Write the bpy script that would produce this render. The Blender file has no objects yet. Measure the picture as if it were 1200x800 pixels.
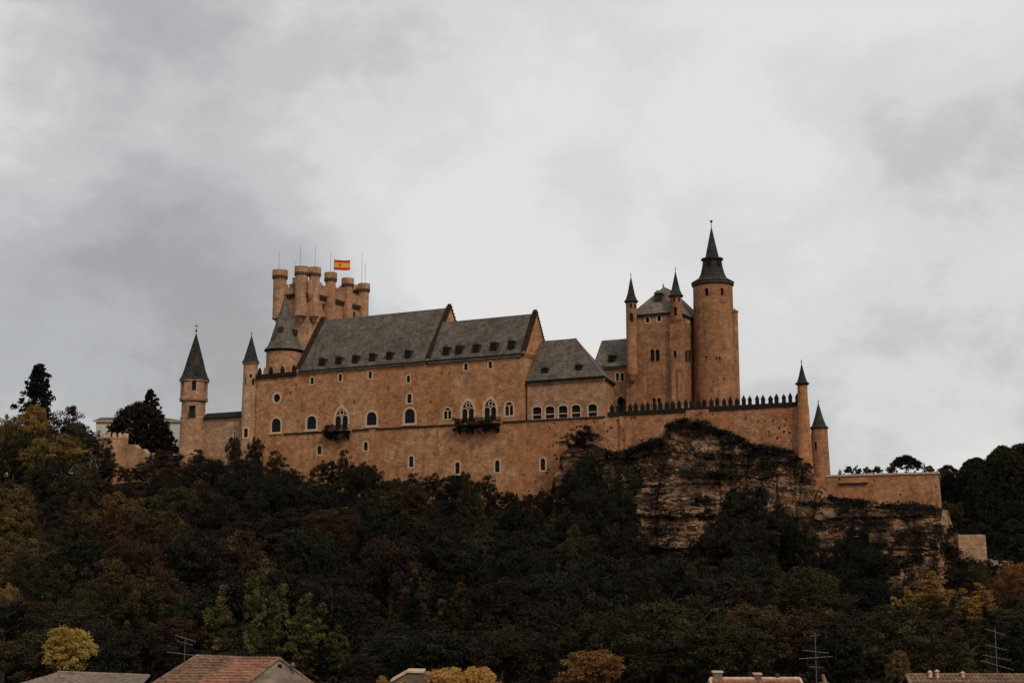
import bpy, bmesh, math, random
import numpy as np
from mathutils import Vector, Matrix, noise, geometry
from math import radians as R, pi, sin, cos, tan, atan2, sqrt
random.seed(7)
SC = bpy.context.scene
COL = SC.collection

# ------------------------------------------------------------------ camera
FPX, HZ = 1600.0, 655.0                      # focal length in photo pixels, horizon row
PITCH = math.atan((HZ - 400) / FPX)
cam = bpy.data.objects.new('camera', bpy.data.cameras.new('camera'))
COL.objects.link(cam)
cam.data.sensor_width = 36; cam.data.lens = 36 * FPX / 1200
cam.data.clip_start = 0.5; cam.data.clip_end = 20000
cam.location = (0, 0, 0); cam.rotation_euler = (pi / 2 + PITCH, 0, 0)
SC.camera = cam

# ------------------------------------------------------------------ light
SUN_EL, SUN_AZ = R(42), R(150)               # azimuth clockwise from +y (north)
SKY_STRENGTH = 0.1
SC.view_settings.view_transform = 'Standard'; SC.view_settings.look = 'None'
SC.view_settings.exposure = 0.0; SC.view_settings.gamma = 1.0
SC.view_settings.use_curve_mapping = False
sd = Vector((sin(SUN_AZ) * cos(SUN_EL), cos(SUN_AZ) * cos(SUN_EL), sin(SUN_EL)))
sun = bpy.data.objects.new('sun', bpy.data.lights.new('sun', 'SUN'))
COL.objects.link(sun)
sun.data.energy = 1.7; sun.data.angle = R(11); sun.data.color = (1.0, 0.90, 0.78)
sun.rotation_euler = sd.to_track_quat('Z', 'Y').to_euler()

world = bpy.data.worlds.new('World'); SC.world = world; world.use_nodes = True
def build_world():
    nt = world.node_tree; nt.nodes.clear(); N = nt.nodes.new; L = nt.links.new
    out = N('ShaderNodeOutputWorld'); bg = N('ShaderNodeBackground'); L(bg.outputs[0], out.inputs[0])
    bg.inputs['Strength'].default_value = SKY_STRENGTH
    sky = N('ShaderNodeTexSky'); sky.sky_type = 'NISHITA'; sky.sun_disc = False
    sky.sun_elevation = SUN_EL; sky.sun_rotation = SUN_AZ
    tc = N('ShaderNodeTexCoord')
    def noise_(scale, detail, rough, zs, off=(0, 0, 0), dist=0.0, lac=2.0):
        mp = N('ShaderNodeMapping'); mp.inputs['Scale'].default_value = (1, 1, zs); mp.inputs['Location'].default_value = off
        L(tc.outputs['Generated'], mp.inputs['Vector'])
        n = N('ShaderNodeTexNoise'); n.inputs['Scale'].default_value = scale; n.inputs['Detail'].default_value = detail
        n.inputs['Roughness'].default_value = rough; n.inputs['Distortion'].default_value = dist
        n.inputs['Lacunarity'].default_value = lac
        L(mp.outputs[0], n.inputs['Vector']); return n.outputs['Fac']
    def math_(op, a, b=None, c=None):
        m = N('ShaderNodeMath'); m.operation = op
        for i, v in enumerate((a, b, c)):
            if v is None: continue
            if isinstance(v, (int, float)): m.inputs[i].default_value = v
            else: L(v, m.inputs[i])
        return m.outputs[0]
    def blob(d, lo, hi):                       # a soft patch of thinner or thicker cloud
        vm = N('ShaderNodeVectorMath'); vm.operation = 'DOT_PRODUCT'
        L(tc.outputs['Generated'], vm.inputs[0]); vm.inputs[1].default_value = Vector(d).normalized()
        mr = N('ShaderNodeMapRange'); mr.interpolation_type = 'SMOOTHERSTEP'
        mr.inputs['From Min'].default_value = lo; mr.inputs['From Max'].default_value = hi
        L(vm.outputs['Value'], mr.inputs['Value']); return mr.outputs[0]
    big = noise_(3.0, 3, 0.5, 1.7, CLOUD_OFF, 0.3)
    mid = noise_(8.0, 10, 0.58, 1.5, (3.7, 1.1, 0.4), 0.15)
    fine = noise_(30, 6, 0.6, 1.5, (0.2, 5.1, 0.9), 0.3)
    v = math_('MULTIPLY_ADD', big, 0.42, 0.0)
    v = math_('MULTIPLY_ADD', mid, 0.52, v)
    v = math_('MULTIPLY_ADD', fine, 0.13, v)
    v = math_('ADD', v, -0.005)
    for d, lo, hi, amt in CLOUD_PATCHES:
        v = math_('MULTIPLY_ADD', blob(d, lo, hi), amt, v)
    rp = N('ShaderNodeValToRGB'); L(v, rp.inputs[0]); cr = rp.color_ramp; cr.interpolation = 'EASE'
    stops = CLOUD_RAMP
    cr.elements[0].position = stops[0][0]; cr.elements[0].color = (*stops[0][1], 1)
    cr.elements[1].position = stops[-1][0]; cr.elements[1].color = (*stops[-1][1], 1)
    for p, c in stops[1:-1]:
        e = cr.elements.new(p); e.color = (*c, 1)
    sc_ = N('ShaderNodeVectorMath'); sc_.operation = 'SCALE'; L(rp.outputs[0], sc_.inputs[0])
    sc_.inputs['Scale'].default_value = 1.0 / SKY_STRENGTH
    mx = N('ShaderNodeMix'); mx.data_type = 'RGBA'; mx.inputs['Factor'].default_value = 0.945
    L(sky.outputs[0], mx.inputs['A']); L(sc_.outputs[0], mx.inputs['B'])
    L(mx.outputs['Result'], bg.inputs['Color'])
def pdir(px, py):
    u, v = (px - 600) / FPX, (400 - py) / FPX
    return Vector((u, cos(PITCH) - v * sin(PITCH), v * cos(PITCH) + sin(PITCH)))
CLOUD_OFF = (1.3, 0.2, 2.6)
CLOUD_PATCHES = [(pdir(760, 60), 0.93, 0.99, 0.22), (pdir(1150, 20), 0.965, 1.0, 0.10), (pdir(150, 210), 0.95, 1.0, -0.17), (pdir(20, 0), 0.975, 1.0, 0.14), (pdir(560, 230), 0.997, 1.0, -0.04),
                 (pdir(300, 380), 0.985, 1.0, -0.06), (pdir(40, 490), 0.99, 1.0, 0.05), (pdir(990, 80), 0.9975, 1.0, -0.09), (pdir(1150, 150), 0.994, 1.0, -0.10), (pdir(1070, 120), 0.9975, 1.0, -0.08),
                 (pdir(1075, 525), 0.996, 1.0, 0.14), (pdir(570, 300), 0.996, 1.0, 0.10), (pdir(960, 380), 0.985, 1.0, -0.13), (pdir(680, 245), 0.9985, 1.0, -0.10)]
CLOUD_RAMP = [(0.25, (0.37, 0.37, 0.375)), (0.40, (0.455, 0.46, 0.468)), (0.52, (0.56, 0.565, 0.572)),
              (0.64, (0.70, 0.695, 0.69)), (0.78, (0.785, 0.765, 0.755))]
build_world()

# ------------------------------------------------------------------ measuring
def at(px, py, Y):
    d = pdir(px, py); return d * (Y / d.y)
def zat(py, Y, px=600): return at(px, py, Y).z
def xat(px, Y, z=30.0):                       # x of a column of the photo at depth Y, height z
    return (px - 600) / FPX * (Y * cos(PITCH) + z * sin(PITCH))
A0 = Vector((-43.6, 275.0, 0)); A1 = Vector((2.4, 250.0, 0))
U = (A1 - A0).normalized()                    # along the castle front, to the right and nearer
V = Vector((-U.y, U.x, 0))                    # into the castle
OUT = -V
class Frame:
    def __init__(s, o, u, out): s.o = Vector(o); s.u = Vector(u).normalized(); s.n = Vector(out).normalized()
    def w(s, a, off, z): return Vector((s.o.x + s.u.x * a + s.n.x * off, s.o.y + s.u.y * a + s.n.y * off, s.o.z + z))
    def hit(s, px, py, off=0.0):              # where the sight line of a photo point meets this plane
        d = pdir(px, py); p0 = s.o + s.n * off
        t = p0.dot(s.n) / d.dot(s.n) if abs(d.dot(s.n)) > 1e-9 else 0
        p = d * t
        return (p - s.o).dot(s.u), p.z - s.o.z
    def at_back(s, back): return Frame(s.o - s.n * back, s.u, s.n)
FR = Frame(A0, U, OUT)
def S_(px, py=490, off=0.0): return FR.hit(px, py, off)[0]
def Z_(px, py, off=0.0): return FR.hit(px, py, off)[1]

# ------------------------------------------------------------------ materials
def newmat(name):
    m = bpy.data.materials.new(name); m.use_nodes = True; nt = m.node_tree
    b = nt.nodes['Principled BSDF']; return m, nt, b
def nd(nt, t, **k):
    n = nt.nodes.new(t)
    for a, v in k.items():
        if a in n.inputs: n.inputs[a].default_value = v
        else: setattr(n, a, v)
    return n
def mixc(nt, fac, a, b, mode='MIX'):
    m = nt.nodes.new('ShaderNodeMix'); m.data_type = 'RGBA'; m.blend_type = mode
    for nm, v in (('Factor', fac), ('A', a), ('B', b)):
        s = m.inputs[nm]
        if isinstance(v, (int, float)): s.default_value = v
        elif isinstance(v, tuple): 
            s.default_value = (*v, 1) if len(v) == 3 else v
        else: nt.links.new(v, s)
    return m.outputs['Result']
def ramp(nt, fac, lo, hi):
    m = nt.nodes.new('ShaderNodeMapRange'); m.inputs['From Min'].default_value = lo; m.inputs['From Max'].default_value = hi
    nt.links.new(fac, m.inputs['Value']); return m.outputs[0]
def pos(nt, scale=(1, 1, 1), obj=False):
    if obj:
        g = nt.nodes.new('ShaderNodeTexCoord').outputs['Object']
    else:
        g = nt.nodes.new('ShaderNodeNewGeometry').outputs['Position']
    mp = nt.nodes.new('ShaderNodeMapping'); mp.inputs['Scale'].default_value = scale
    nt.links.new(g, mp.inputs['Vector']); return mp.outputs[0]
def tnoise(nt, vec, scale, detail=6, rough=0.6, dist=0):
    n = nd(nt, 'ShaderNodeTexNoise', Scale=scale, Detail=detail, Roughness=rough, Distortion=dist)
    nt.links.new(vec, n.inputs['Vector']); return n.outputs['Fac']
def bump(nt, b, h, strength, dist=0.1):
    n = nd(nt, 'ShaderNodeBump', Strength=strength, Distance=dist); nt.links.new(h, n.inputs['Height'])
    nt.links.new(n.outputs[0], b.inputs['Normal'])
def stone(name, base, pale, dark, holes=0.0, patch=0.5, course=True):
    m, nt, b = newmat(name); b.inputs['Roughness'].default_value = 0.92
    b.inputs['Specular IOR Level'].default_value = 0.15
    p = pos(nt); ps = pos(nt, (1, 1, 0.28))
    n1 = ramp(nt, tnoise(nt, p, 0.11, 7, 0.66, 0.5), 0.42, 0.60)
    n2 = ramp(nt, tnoise(nt, p, 0.55, 9, 0.80), 0.44, 0.62)
    n3 = ramp(nt, tnoise(nt, ps, 0.38, 8, 0.76, 0.5), 0.55, 0.70)
    n4 = ramp(nt, tnoise(nt, p, 1.5, 6, 0.8, 0.4), 0.60, 0.68)
    c = mixc(nt, n1, base, tuple(0.55 * a + 0.45 * q for a, q in zip(base, pale)))
    mlt = nd(nt, 'ShaderNodeMath', operation='MULTIPLY'); nt.links.new(n2, mlt.inputs[0]); mlt.inputs[1].default_value = 0.8
    c = mixc(nt, mlt.outputs[0], c, tuple(0.50 * a for a in base))
    ml3 = nd(nt, 'ShaderNodeMath', operation='MULTIPLY'); nt.links.new(n3, ml3.inputs[0]); ml3.inputs[1].default_value = patch
    c = mixc(nt, ml3.outputs[0], c, dark)
    n5 = ramp(nt, tnoise(nt, pos(nt, (1, 1, 0.05)), 0.8, 6, 0.72), 0.57, 0.72)
    ml5 = nd(nt, 'ShaderNodeMath', operation='MULTIPLY'); nt.links.new(n5, ml5.inputs[0]); ml5.inputs[1].default_value = 0.65 * patch
    c = mixc(nt, ml5.outputs[0], c, tuple(1.3 * a for a in dark))
    ml4 = nd(nt, 'ShaderNodeMath', operation='MULTIPLY'); nt.links.new(n4, ml4.inputs[0]); ml4.inputs[1].default_value = 0.6
    c = mixc(nt, ml4.outputs[0], c, pale)
    if holes > 0:                              # putlog holes and lost stones
        vo = nd(nt, 'ShaderNodeTexVoronoi', Scale=0.75, Randomness=1.0); nt.links.new(p, vo.inputs['Vector'])
        h = ramp(nt, vo.outputs['Distance'], holes, holes * 0.7)
        gate = ramp(nt, tnoise(nt, p, 0.22, 2, 0.5), 0.46, 0.52)
        mg = nd(nt, 'ShaderNodeMath', operation='MULTIPLY'); nt.links.new(h, mg.inputs[0]); nt.links.new(gate, mg.inputs[1])
        c = mixc(nt, mg.outputs[0], c, (0.02, 0.013, 0.01))
    vg = nd(nt, 'ShaderNodeTexVoronoi', Scale=1.5, Randomness=1.0); nt.links.new(pos(nt, (1, 1, 1.9)), vg.inputs['Vector'])
    sc_ = nt.nodes.new('ShaderNodeSeparateColor'); nt.links.new(vg.outputs['Color'], sc_.inputs[0])
    gr = nd(nt, 'ShaderNodeMapRange'); gr.inputs['To Min'].default_value = .80; gr.inputs['To Max'].default_value = 1.18; nt.links.new(sc_.outputs[0], gr.inputs['Value'])
    vm = nd(nt, 'ShaderNodeVectorMath', operation='SCALE'); nt.links.new(c, vm.inputs[0]); nt.links.new(gr.outputs[0], vm.inputs['Scale']); c = vm.outputs[0]
    nt.links.new(c, b.inputs['Base Color'])
    h = tnoise(nt, p, 1.3, 9, 0.82)
    bump(nt, b, h, 1.0, 0.35)
    return m
def slate(name, base, lichen, streak=0.35):
    m, nt, b = newmat(name); b.inputs['Roughness'].default_value = 0.85
    b.inputs['Specular IOR Level'].default_value = 0.12
    p = pos(nt); ps = pos(nt, (1, 1, 0.22))
    n1 = ramp(nt, tnoise(nt, p, 0.35, 8, 0.78), 0.42, 0.60)
    n2 = ramp(nt, tnoise(nt, ps, 0.7, 7, 0.8), 0.50, 0.66)
    n3 = ramp(nt, tnoise(nt, p, 1.8, 5, 0.8), 0.50, 0.62)
    c = mixc(nt, n1, base, lichen)
    mm = nd(nt, 'ShaderNodeMath', operation='MULTIPLY'); nt.links.new(n2, mm.inputs[0]); mm.inputs[1].default_value = streak
    c = mixc(nt, mm.outputs[0], c, tuple(0.4 * a for a in base))
    m3 = nd(nt, 'ShaderNodeMath', operation='MULTIPLY'); nt.links.new(n3, m3.inputs[0]); m3.inputs[1].default_value = 0.4
    c = mixc(nt, m3.outputs[0], c, tuple(1.5 * a for a in base))
    sx = nd(nt, 'ShaderNodeSeparateXYZ'); nt.links.new(p, sx.inputs[0])       # courses of slates
    w = nd(nt, 'ShaderNodeMath', operation='MULTIPLY'); nt.links.new(sx.outputs['Z'], w.inputs[0]); w.inputs[1].default_value = 3.3
    fr = nd(nt, 'ShaderNodeMath', operation='FRACT'); nt.links.new(w.outputs[0], fr.inputs[0])
    vg = nd(nt, 'ShaderNodeTexVoronoi', Scale=1.9, Randomness=1.0); nt.links.new(pos(nt, (1, 1, 1.5)), vg.inputs['Vector'])
    sc_ = nt.nodes.new('ShaderNodeSeparateColor'); nt.links.new(vg.outputs['Color'], sc_.inputs[0])
    gr = nd(nt, 'ShaderNodeMapRange'); gr.inputs['To Min'].default_value = .72; gr.inputs['To Max'].default_value = 1.3; nt.links.new(sc_.outputs[0], gr.inputs['Value'])
    vm = nd(nt, 'ShaderNodeVectorMath', operation='SCALE'); nt.links.new(c, vm.inputs[0]); nt.links.new(gr.outputs[0], vm.inputs['Scale']); c = vm.outputs[0]
    nt.links.new(c, b.inputs['Base Color'])
    ad = nd(nt, 'ShaderNodeMath', operation='ADD'); nt.links.new(fr.outputs[0], ad.inputs[0])
    nt.links.new(tnoise(nt, p, 2.4, 6, 0.7), ad.inputs[1])
    bump(nt, b, ad.outputs[0], 0.6, 0.08)
    return m
def plain(name, col, rough=0.8, metal=0.0, var=0.25, scale=2.0, bm=0.0):
    m, nt, b = newmat(name); b.inputs['Roughness'].default_value = rough; b.inputs['Metallic'].default_value = metal
    b.inputs['Specular IOR Level'].default_value = 0.1 if not metal else 0.4
    p = pos(nt); n = ramp(nt, tnoise(nt, p, scale, 6, 0.65), 0.35, 0.65)
    c = mixc(nt, n, tuple(a * (1 - var) for a in col), tuple(a * (1 + var) for a in col))
    nt.links.new(c, b.inputs['Base Color'])
    if bm: bump(nt, b, tnoise(nt, p, scale * 2, 6, 0.7), bm, 0.1)
    return m
def foliage(name, c1, c2, c3, jitter=0.25):
    m, nt, b = newmat(name); b.inputs['Roughness'].default_value = 0.75
    b.inputs['Specular IOR Level'].default_value = 0.15
    at_ = nd(nt, 'ShaderNodeAttribute', attribute_name='tone')
    oi = nt.nodes.new('ShaderNodeObjectInfo')
    p = pos(nt); n = ramp(nt, tnoise(nt, p, 0.45, 3, 0.6), 0.40, 0.62)
    c = mixc(nt, n, c1, c2)
    k = ramp(nt, at_.outputs['Fac'], 0.45, 1.0)
    c = mixc(nt, k, c, c3)
    hs = nt.nodes.new('ShaderNodeHueSaturation')
    a = nd(nt, 'ShaderNodeMapRange'); a.inputs['To Min'].default_value = 0.5 - 0.018; a.inputs['To Max'].default_value = 0.5 + 0.018
    nt.links.new(oi.outputs['Random'], a.inputs['Value']); nt.links.new(a.outputs[0], hs.inputs['Hue'])
    v = nd(nt, 'ShaderNodeMapRange'); v.inputs['To Min'].default_value = 1 - jitter; v.inputs['To Max'].default_value = 1 + jitter
    wn = nt.nodes.new('ShaderNodeTexWhiteNoise'); wn.noise_dimensions = '1D'; nt.links.new(oi.outputs['Random'], wn.inputs['W'])
    nt.links.new(wn.outputs['Value'], v.inputs['Value']); nt.links.new(v.outputs[0], hs.inputs['Value'])
    nt.links.new(c, hs.inputs['Color']); nt.links.new(hs.outputs[0], b.inputs['Base Color'])
    tr = nt.nodes.new('ShaderNodeBsdfTranslucent'); nt.links.new(hs.outputs[0], tr.inputs['Color'])
    ms = nt.nodes.new('ShaderNodeMixShader'); ms.inputs[0].default_value = 0.22
    nt.links.new(b.outputs[0], ms.inputs[1]); nt.links.new(tr.outputs[0], ms.inputs[2])
    nt.links.new(ms.outputs[0], nt.nodes['Material Output'].inputs['Surface'])
    return m

M = {}
M['wall'] = stone('ochre_plaster', (0.48, 0.208, 0.090), (0.60, 0.37, 0.21), (0.15, 0.065, 0.035), patch=0.7)
M['wall_red'] = stone('red_rubble_masonry', (0.46, 0.190, 0.084), (0.58, 0.35, 0.20), (0.10, 0.042, 0.026), holes=0.2, patch=0.8)
M['wall_pale'] = stone('pale_plaster', (0.46, 0.25, 0.140), (0.62, 0.42, 0.27), (0.18, 0.09, 0.052), patch=0.6)
M['wall_tan'] = stone('tan_plaster', (0.42, 0.21, 0.110), (0.56, 0.36, 0.22), (0.18, 0.085, 0.048), patch=0.5)
M['wall_keep'] = stone('brown_plaster', (0.37, 0.168, 0.080), (0.49, 0.28, 0.16), (0.055, 0.030, 0.020), patch=0.85)
M['tower_tan'] = stone('golden_stone', (0.46, 0.24, 0.130), (0.60, 0.40, 0.25), (0.15, 0.07, 0.040), patch=0.7)
M['trim'] = plain('pale_granite_trim', (0.52, 0.36, 0.24), 0.9, 0, 0.25, 3)
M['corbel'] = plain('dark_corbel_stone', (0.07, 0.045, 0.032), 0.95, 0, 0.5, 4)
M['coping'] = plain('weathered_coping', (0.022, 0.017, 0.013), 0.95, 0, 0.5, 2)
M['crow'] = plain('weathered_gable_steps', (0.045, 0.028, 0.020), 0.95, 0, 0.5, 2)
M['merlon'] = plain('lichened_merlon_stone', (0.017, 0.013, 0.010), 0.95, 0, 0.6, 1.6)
M['slate'] = slate('slate_roof', (0.078, 0.063, 0.050), (0.145, 0.118, 0.093))
M['slate_d'] = slate('dark_slate_spire', (0.026, 0.022, 0.020), (0.052, 0.044, 0.037), 0.4)
M['slate_p'] = slate('pale_slate_roof', (0.12, 0.098, 0.076), (0.18, 0.148, 0.115))
M['lead'] = plain('lead_flashing', (0.16, 0.15, 0.14), 0.6, 0, 0.3, 2)
M['glass'] = plain('dark_glass', (0.008, 0.008, 0.009), 0.35, 0, 0.3, 1)
M['void'] = plain('unlit_opening', (0.014, 0.011, 0.009), 0.9, 0, 0.3, 3)  # near-black fill: the shade inside openings is put into the colour
M['wood'] = plain('dark_timber', (0.022, 0.015, 0.011), 0.9, 0, 0.4, 5)
M['iron'] = plain('dark_iron', (0.03, 0.03, 0.03), 0.6, 0.5, 0.2, 5)
M['steel'] = plain('galvanised_steel', (0.12, 0.11, 0.095), 0.5, 0.3, 0.2, 6)
M['bark'] = plain('bark', (0.045, 0.032, 0.022), 0.95, 0, 0.4, 6, 0.5)
M['cream'] = plain('cream_render', (0.50, 0.45, 0.38), 0.9, 0, 0.12, 1)
M['greywall'] = stone('grey_render', (0.26, 0.19, 0.14), (0.38, 0.29, 0.21), (0.08, 0.06, 0.045), patch=0.7)

# ------------------------------------------------------------------ objects
def obj(name, bm, mat, parent=None, smooth=False, **k):
    me = bpy.data.meshes.new(name)
    if isinstance(bm, bmesh.types.BMesh):
        bmesh.ops.recalc_face_normals(bm, faces=bm.faces[:]); bm.to_mesh(me); bm.free()
    else: me = bm
    mats = mat if isinstance(mat, (list, tuple)) else [mat]
    for m in mats: me.materials.append(m)
    if smooth:
        me.polygons.foreach_set('use_smooth', [True] * len(me.polygons))
        try: me.set_sharp_from_angle(angle=R(40))
        except Exception: pass
    o = bpy.data.objects.new(name, me); COL.objects.link(o)
    if parent is not None:
        o.parent = parent
        o.matrix_parent_inverse = parent_inv(parent)
    for a, v in k.items(): o[a] = v
    return o
def world_mat(o):
    m = Matrix.LocRotScale(o.location, o.rotation_euler, o.scale)
    return (world_mat(o.parent) @ o.matrix_parent_inverse @ m) if o.parent else m
def parent_inv(o): return world_mat(o).inverted()
def thing(name, label, cat, loc=(0, 0, 0), group=None):
    o = bpy.data.objects.new(name, None); COL.objects.link(o); o.location = loc
    o.empty_display_size = 0.5; o['label'] = label; o['category'] = cat
    if group: o['group'] = group
    return o
def poly_prism(bm, pts_bottom, pts_top):
    n = len(pts_bottom)
    a = [bm.verts.new(p) for p in pts_bottom]; b = [bm.verts.new(p) for p in pts_top]
    bm.faces.new(a[::-1]); bm.faces.new(b)
    for i in range(n): bm.faces.new((a[i], a[(i + 1) % n], b[(i + 1) % n], b[i]))
def fbox(bm, fr, a0, a1, o0, o1, z0, z1):
    bot = [fr.w(a, o, z0) for a, o in ((a0, o0), (a1, o0), (a1, o1), (a0, o1))]
    top = [fr.w(a, o, z1) for a, o in ((a0, o0), (a1, o0), (a1, o1), (a0, o1))]
    poly_prism(bm, bot, top)
def box(bm, x0, x1, y0, y1, z0, z1):
    poly_prism(bm, [(x0, y0, z0), (x1, y0, z0), (x1, y1, z0), (x0, y1, z0)], [(x0, y0, z1), (x1, y0, z1), (x1, y1, z1), (x0, y1, z1)])
def lathe(bm, c, prof, seg=32, rot=0.0):
    rings = []
    for r, z in prof:
        if r < 1e-4: rings.append([bm.verts.new((c[0], c[1], z))])
        else: rings.append([bm.verts.new((c[0] + r * cos(rot + 2 * pi * i / seg), c[1] + r * sin(rot + 2 * pi * i / seg), z)) for i in range(seg)])
    for A, B in zip(rings, rings[1:]):
        for i in range(seg):
            j = (i + 1) % seg
            if len(A) == 1 and len(B) == 1: continue
            if len(A) == 1: bm.faces.new((A[0], B[i], B[j]))
            elif len(B) == 1: bm.faces.new((A[i], A[j], B[0]))
            else: bm.faces.new((A[i], A[j], B[j], B[i]))
    if len(rings[0]) > 1: bm.faces.new(rings[0][::-1])
    if len(rings[-1]) > 1: bm.faces.new(rings[-1])
def tube(bm, pts, rads, seg=6):
    pts = [Vector(p) for p in pts]; rings = []
    for i, p in enumerate(pts):
        d = (pts[min(i + 1, len(pts) - 1)] - pts[max(i - 1, 0)]).normalized()
        a = d.orthogonal().normalized(); b = d.cross(a)
        r = rads[i] if isinstance(rads, (list, tuple)) else rads
        rings.append([bm.verts.new(p + (a * cos(2 * pi * k / seg) + b * sin(2 * pi * k / seg)) * r) for k in range(seg)])
    for A, B in zip(rings, rings[1:]):
        for k in range(seg): bm.faces.new((A[k], A[(k + 1) % seg], B[(k + 1) % seg], B[k]))
    bm.faces.new(rings[0][::-1]); bm.faces.new(rings[-1])
def cut(o, cutters):
    """open the window holes in a solid wall"""
    if not cutters: return
    bm = bmesh.new()
    for pb, pt in cutters: poly_prism(bm, pb, pt)
    bmesh.ops.recalc_face_normals(bm, faces=bm.faces[:])
    me = bpy.data.meshes.new('cut'); bm.to_mesh(me); bm.free()
    c = bpy.data.objects.new('cut', me); COL.objects.link(c)
    pinv = o.parent; 
    md = o.modifiers.new('b', 'BOOLEAN'); md.object = c; md.operation = 'DIFFERENCE'; md.solver = 'EXACT'
    bpy.context.view_layer.update()
    dg = bpy.context.evaluated_depsgraph_get()
    nm = bpy.data.meshes.new_from_object(o.evaluated_get(dg))
    o.modifiers.clear(); old = o.data; o.data = nm; nm.name = old.name
    bpy.data.meshes.remove(old); bpy.data.objects.remove(c); bpy.data.meshes.remove(me)

def outline(w, h, kind, grow=0.0):
    """2-D outline, origin bottom centre"""
    w2 = w / 2 + grow; b = -grow
    if kind == 'rect': return [(-w2, b), (w2, b), (w2, h + grow), (-w2, h + grow)]
    if kind == 'round':
        r = w / 2 + grow
        return [(r * cos(2 * pi * i / 16), w / 2 + r * sin(2 * pi * i / 16)) for i in range(16)]
    pts = [(-w2, b), (w2, b)]
    if kind == 'arch':
        zc = h - w / 2
        pts += [(w2 * cos(pi * i / 10), zc + w2 * sin(pi * i / 10)) for i in range(11)]
    elif kind == 'seg':                        # shallow arch
        rise = w * 0.28; zc = h - rise
        pts += [(w2 * cos(pi * i / 8), zc + (rise + grow) * sin(pi * i / 8)) for i in range(9)]
    else:                                      # pointed
        rad = w2 * 1.7; zc = h - sqrt(max(0.01, (w / 2 * 1.7) ** 2 - (0.7 * w / 2) ** 2)); cx = w2 - rad
        amax = math.acos(-cx / rad)
        R_ = [(cx + rad * cos(amax * i / 6), zc + rad * sin(amax * i / 6)) for i in range(7)]
        pts += R_ + [(-x, y) for x, y in R_[:-1][::-1]]
    return pts
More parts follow.
